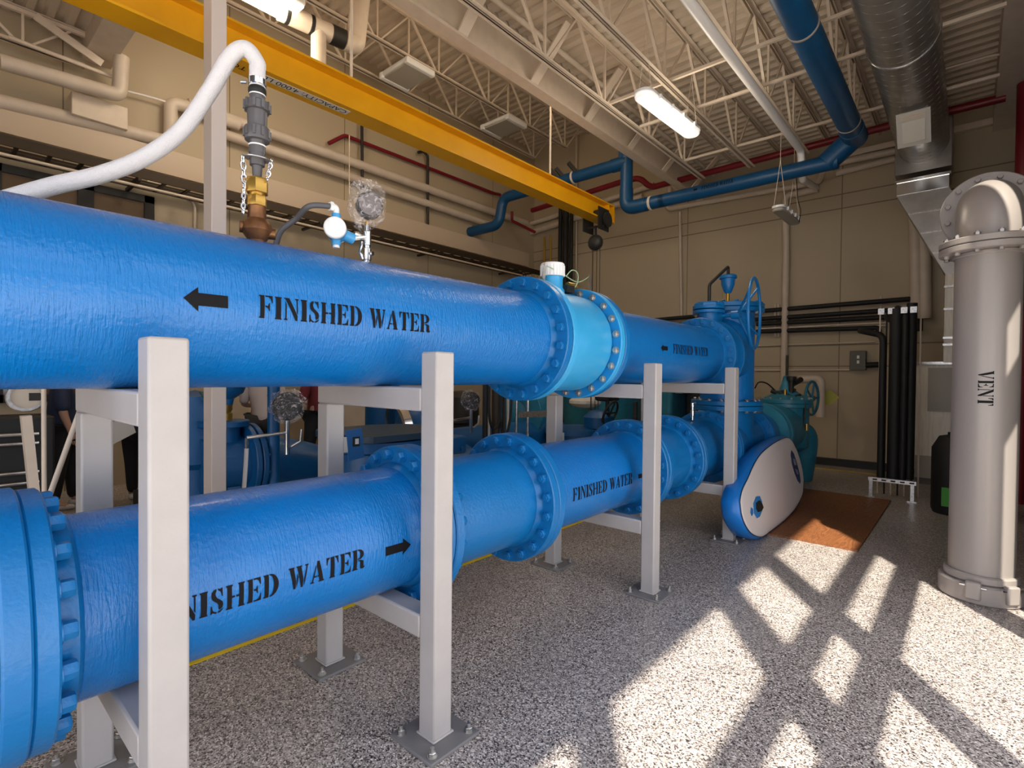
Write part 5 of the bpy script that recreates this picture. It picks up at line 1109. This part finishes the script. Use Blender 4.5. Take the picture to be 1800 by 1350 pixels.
def person(label, x, y, ang, shirt, trousers, shoe, stride=.2, lift=0, hold=0, hgt=1.72):
    t = thing('person', label, 'person', (x, y, 0)); k = hgt/1.72; ca, sa = math.cos(ang), math.sin(ang)
    def P(f, s, z): return Vector((x+(ca*f-sa*s)*k, y+(sa*f+ca*s)*k, z*k))   # forward, side (left +), up
    legs = {}
    for s, f in ((1, stride), (-1, -stride*.8)):
        up_ = lift if s < 0 else 0
        legs[s] = (P(0, .09*s, .92), P(f*.55+(.06 if up_ else .02), .10*s, .50+up_*.3), P(f, .10*s, .09+up_), P(f+.15, .11*s, .04+up_*.4))
    pel, wai, che, nek, hd = P(0, 0, .96), P(0, 0, 1.12), P(.01, 0, 1.32), P(.01, 0, 1.50), P(.03, 0, 1.62)
    arms = {}
    for s in (1, -1):
        el = P(.02 if not hold else .05, .24*s, 1.12); ha = P(.10, .25*s, .87) if not hold else P(.30, .12*s, 1.08); arms[s] = (P(0, .18*s, 1.42), el, ha)
    ch = [[(pel, (.14, .11)), (wai, (.13, .10)), (che, (.16, .11)), (nek, .055), (hd, .075), (P(.03, 0, 1.70), .07)]]
    for s in (1, -1):
        h_, kn, an, to = legs[s]; ch += [[(pel, .13), (h_, .09), (kn, .062), (an, .045), (to, .035)]]
        sh_, el, ha = arms[s]; ch += [[(che, .14), (sh_, .058), (el, .045), (ha, .028), (ha+(ha-el).normalized()*.05, .032)]]
    skin('body', ch, SKIN, t, 1)
    for s in (1, -1):
        sh_, el, ha = arms[s]; d = (ha-el).normalized(); w1 = ha+d*.06; sd = P(0, 1, 0)-P(0, 0, 0); fw = P(1, 0, 0)-P(0, 0, 0)
        for i in range(4):
            b0 = w1+fw*(-.027+.018*i); Lf = (.055, .068, .072, .062)[i]
            skin('finger', [[(b0, .0085), (b0+d*Lf*.55, .008), (b0+d*Lf*.9-sd*s*.02, .007)]], SKIN, t, 1)
        skin('thumb', [[(w1-d*.04+fw*.03, .010), (w1+fw*.055, .009), (w1+d*.025+fw*.06, .008)]], SKIN, t, 1)
    c = [[(P(0, 0, .86), (.20, .17)), (P(0, 0, .98), (.19, .16)), (wai, (.175, .145)), (che, (.20, .15)), (P(0, 0, 1.47), (.11, .09))]]
    for s in (1, -1): sh_, el, ha = arms[s]; c += [[(che, .16), (sh_, .085), (el, .07)]]
    skin('shirt', c, shirt, t, 1)
    c = []
    for s in (1, -1): h_, kn, an, to = legs[s]; c += [[(P(0, 0, .99), (.18, .15)), (h_, .125), (kn, .08), (an+Vector((0, 0, .0)), .062)]]
    skin('trousers', c, trousers, t, 1)
    for s in (1, -1):
        h_, kn, an, to = legs[s]; fw = (P(1, 0, 0)-P(0, 0, 0)); b0 = an-fw*.06-Vector((0, 0, .04)); b1 = an+fw*.20-Vector((0, 0, .055))
        skin('shoe', [[(b0, (.045, .04)), (an-Vector((0, 0, .035)), (.05, .045)), (an+fw*.10-Vector((0, 0, .045)), (.05, .035)), (b1, (.042, .026))]], shoe, t, 1)
    build('hair', MB().sphere(P(.01, 0, 1.685), .098*k, (1, 1, .85), 20), HAIR, t, smooth=60)
    fc = P(.115, 0, 1.63); build('face', MB().sphere(fc+Vector((0, 0, -.01)), .012, (1.2, 1.2, 1.8), 10).sphere(P(.10, .035, 1.655), .011, n=10).sphere(P(.10, -.035, 1.655), .011, n=10).box(P(.105, 0, 1.585), (.012, .045, .008), Matrix.Rotation(ang, 3, 'Z')), SKIN, t, smooth=60)
    for s in (1, -1): build('ear', MB().sphere(P(.02, .082*s, 1.63), .022, (.6, .5, 1.2), 10), SKIN, t, smooth=60)
    return t, P
sx_ = mat('shoe_white', (.62, .58, .54), .6)
pr, P_ = person('person in black trousers and white shoes holding a paper, walking behind the first post', -7.6, 1.80, math.radians(160), SHB, TRO, sx_, .22, .10, 1)
q = at(207, 762, 0, -7.2)
tag(build('paper_sheet', MB().prism([(-.17, .0), (.0, .17), (.13, .14), (.17, .0), (-.15, -.18)], q, (0, 1, 0), (0, 0, 1), (.003, 0, 0)), TAG), 'white sheet of paper held by the walking person behind the first post', 'paper')
person('person in dark clothes standing in the shadow at the left edge beyond the cart', -7.9, 1.12, math.radians(80), SHB, TRO, sx_, .1)
person('person in a white shirt and dark trousers behind the dark blue pipe', -7.3, 3.15, math.radians(150), SHW, TRO, BLACK, .08, 0, 1, 1.8)
person('person in a maroon shirt and black trousers facing the white-shirted person', -7.1, 3.85, math.radians(-160), SHR, TRO, BLACK, .08, 0, 1, 1.85)

# repeats share a group phrase
GROUPS = {'pipe_stand': 'grey steel stands carrying the two big pipes', 'roof_joist': 'open-web roof joists', 'wall_pipe': 'cream pipes along the walls', 'conduit': 'thin conduits on the walls',
 'insulated_pipe': 'black insulated pipes', 'thin_rod': 'thin rods among the black risers', 'pipe_clamp': 'bright clamps on the black risers', 'bridging_bar': 'bridging bars across the joists',
 'linear_lamp': 'linear lamps under the low roof', 'panel_lamp': 'flat panel lamps under the high roof', 'water_pipe': 'big blue finished water pipes', 'pipe_spool': 'short spools in the lower blue pipe',
 'pressure_gauge': 'bagged pressure gauges', 'person': 'people behind the pipes', 'pump_unit': 'dark pump units in the background', 'vertical_tube': 'vertical tubes behind the flow meter',
 'sprinkler_pipe': 'red sprinkler pipes', 'pipe_hanger': 'dark brackets above the overhead blue pipe', 'cable_loop': 'drooping black cable loops', 'wall_strut': 'struts holding the black pipes', 'floor_stripe': 'yellow floor stripes', 'handwheel': 'valve handwheels'}
for o in bpy.data.objects:
    k = o.name.split('.')[0]
    if o.parent is None and 'label' in o and k in GROUPS: o['group'] = GROUPS[k]
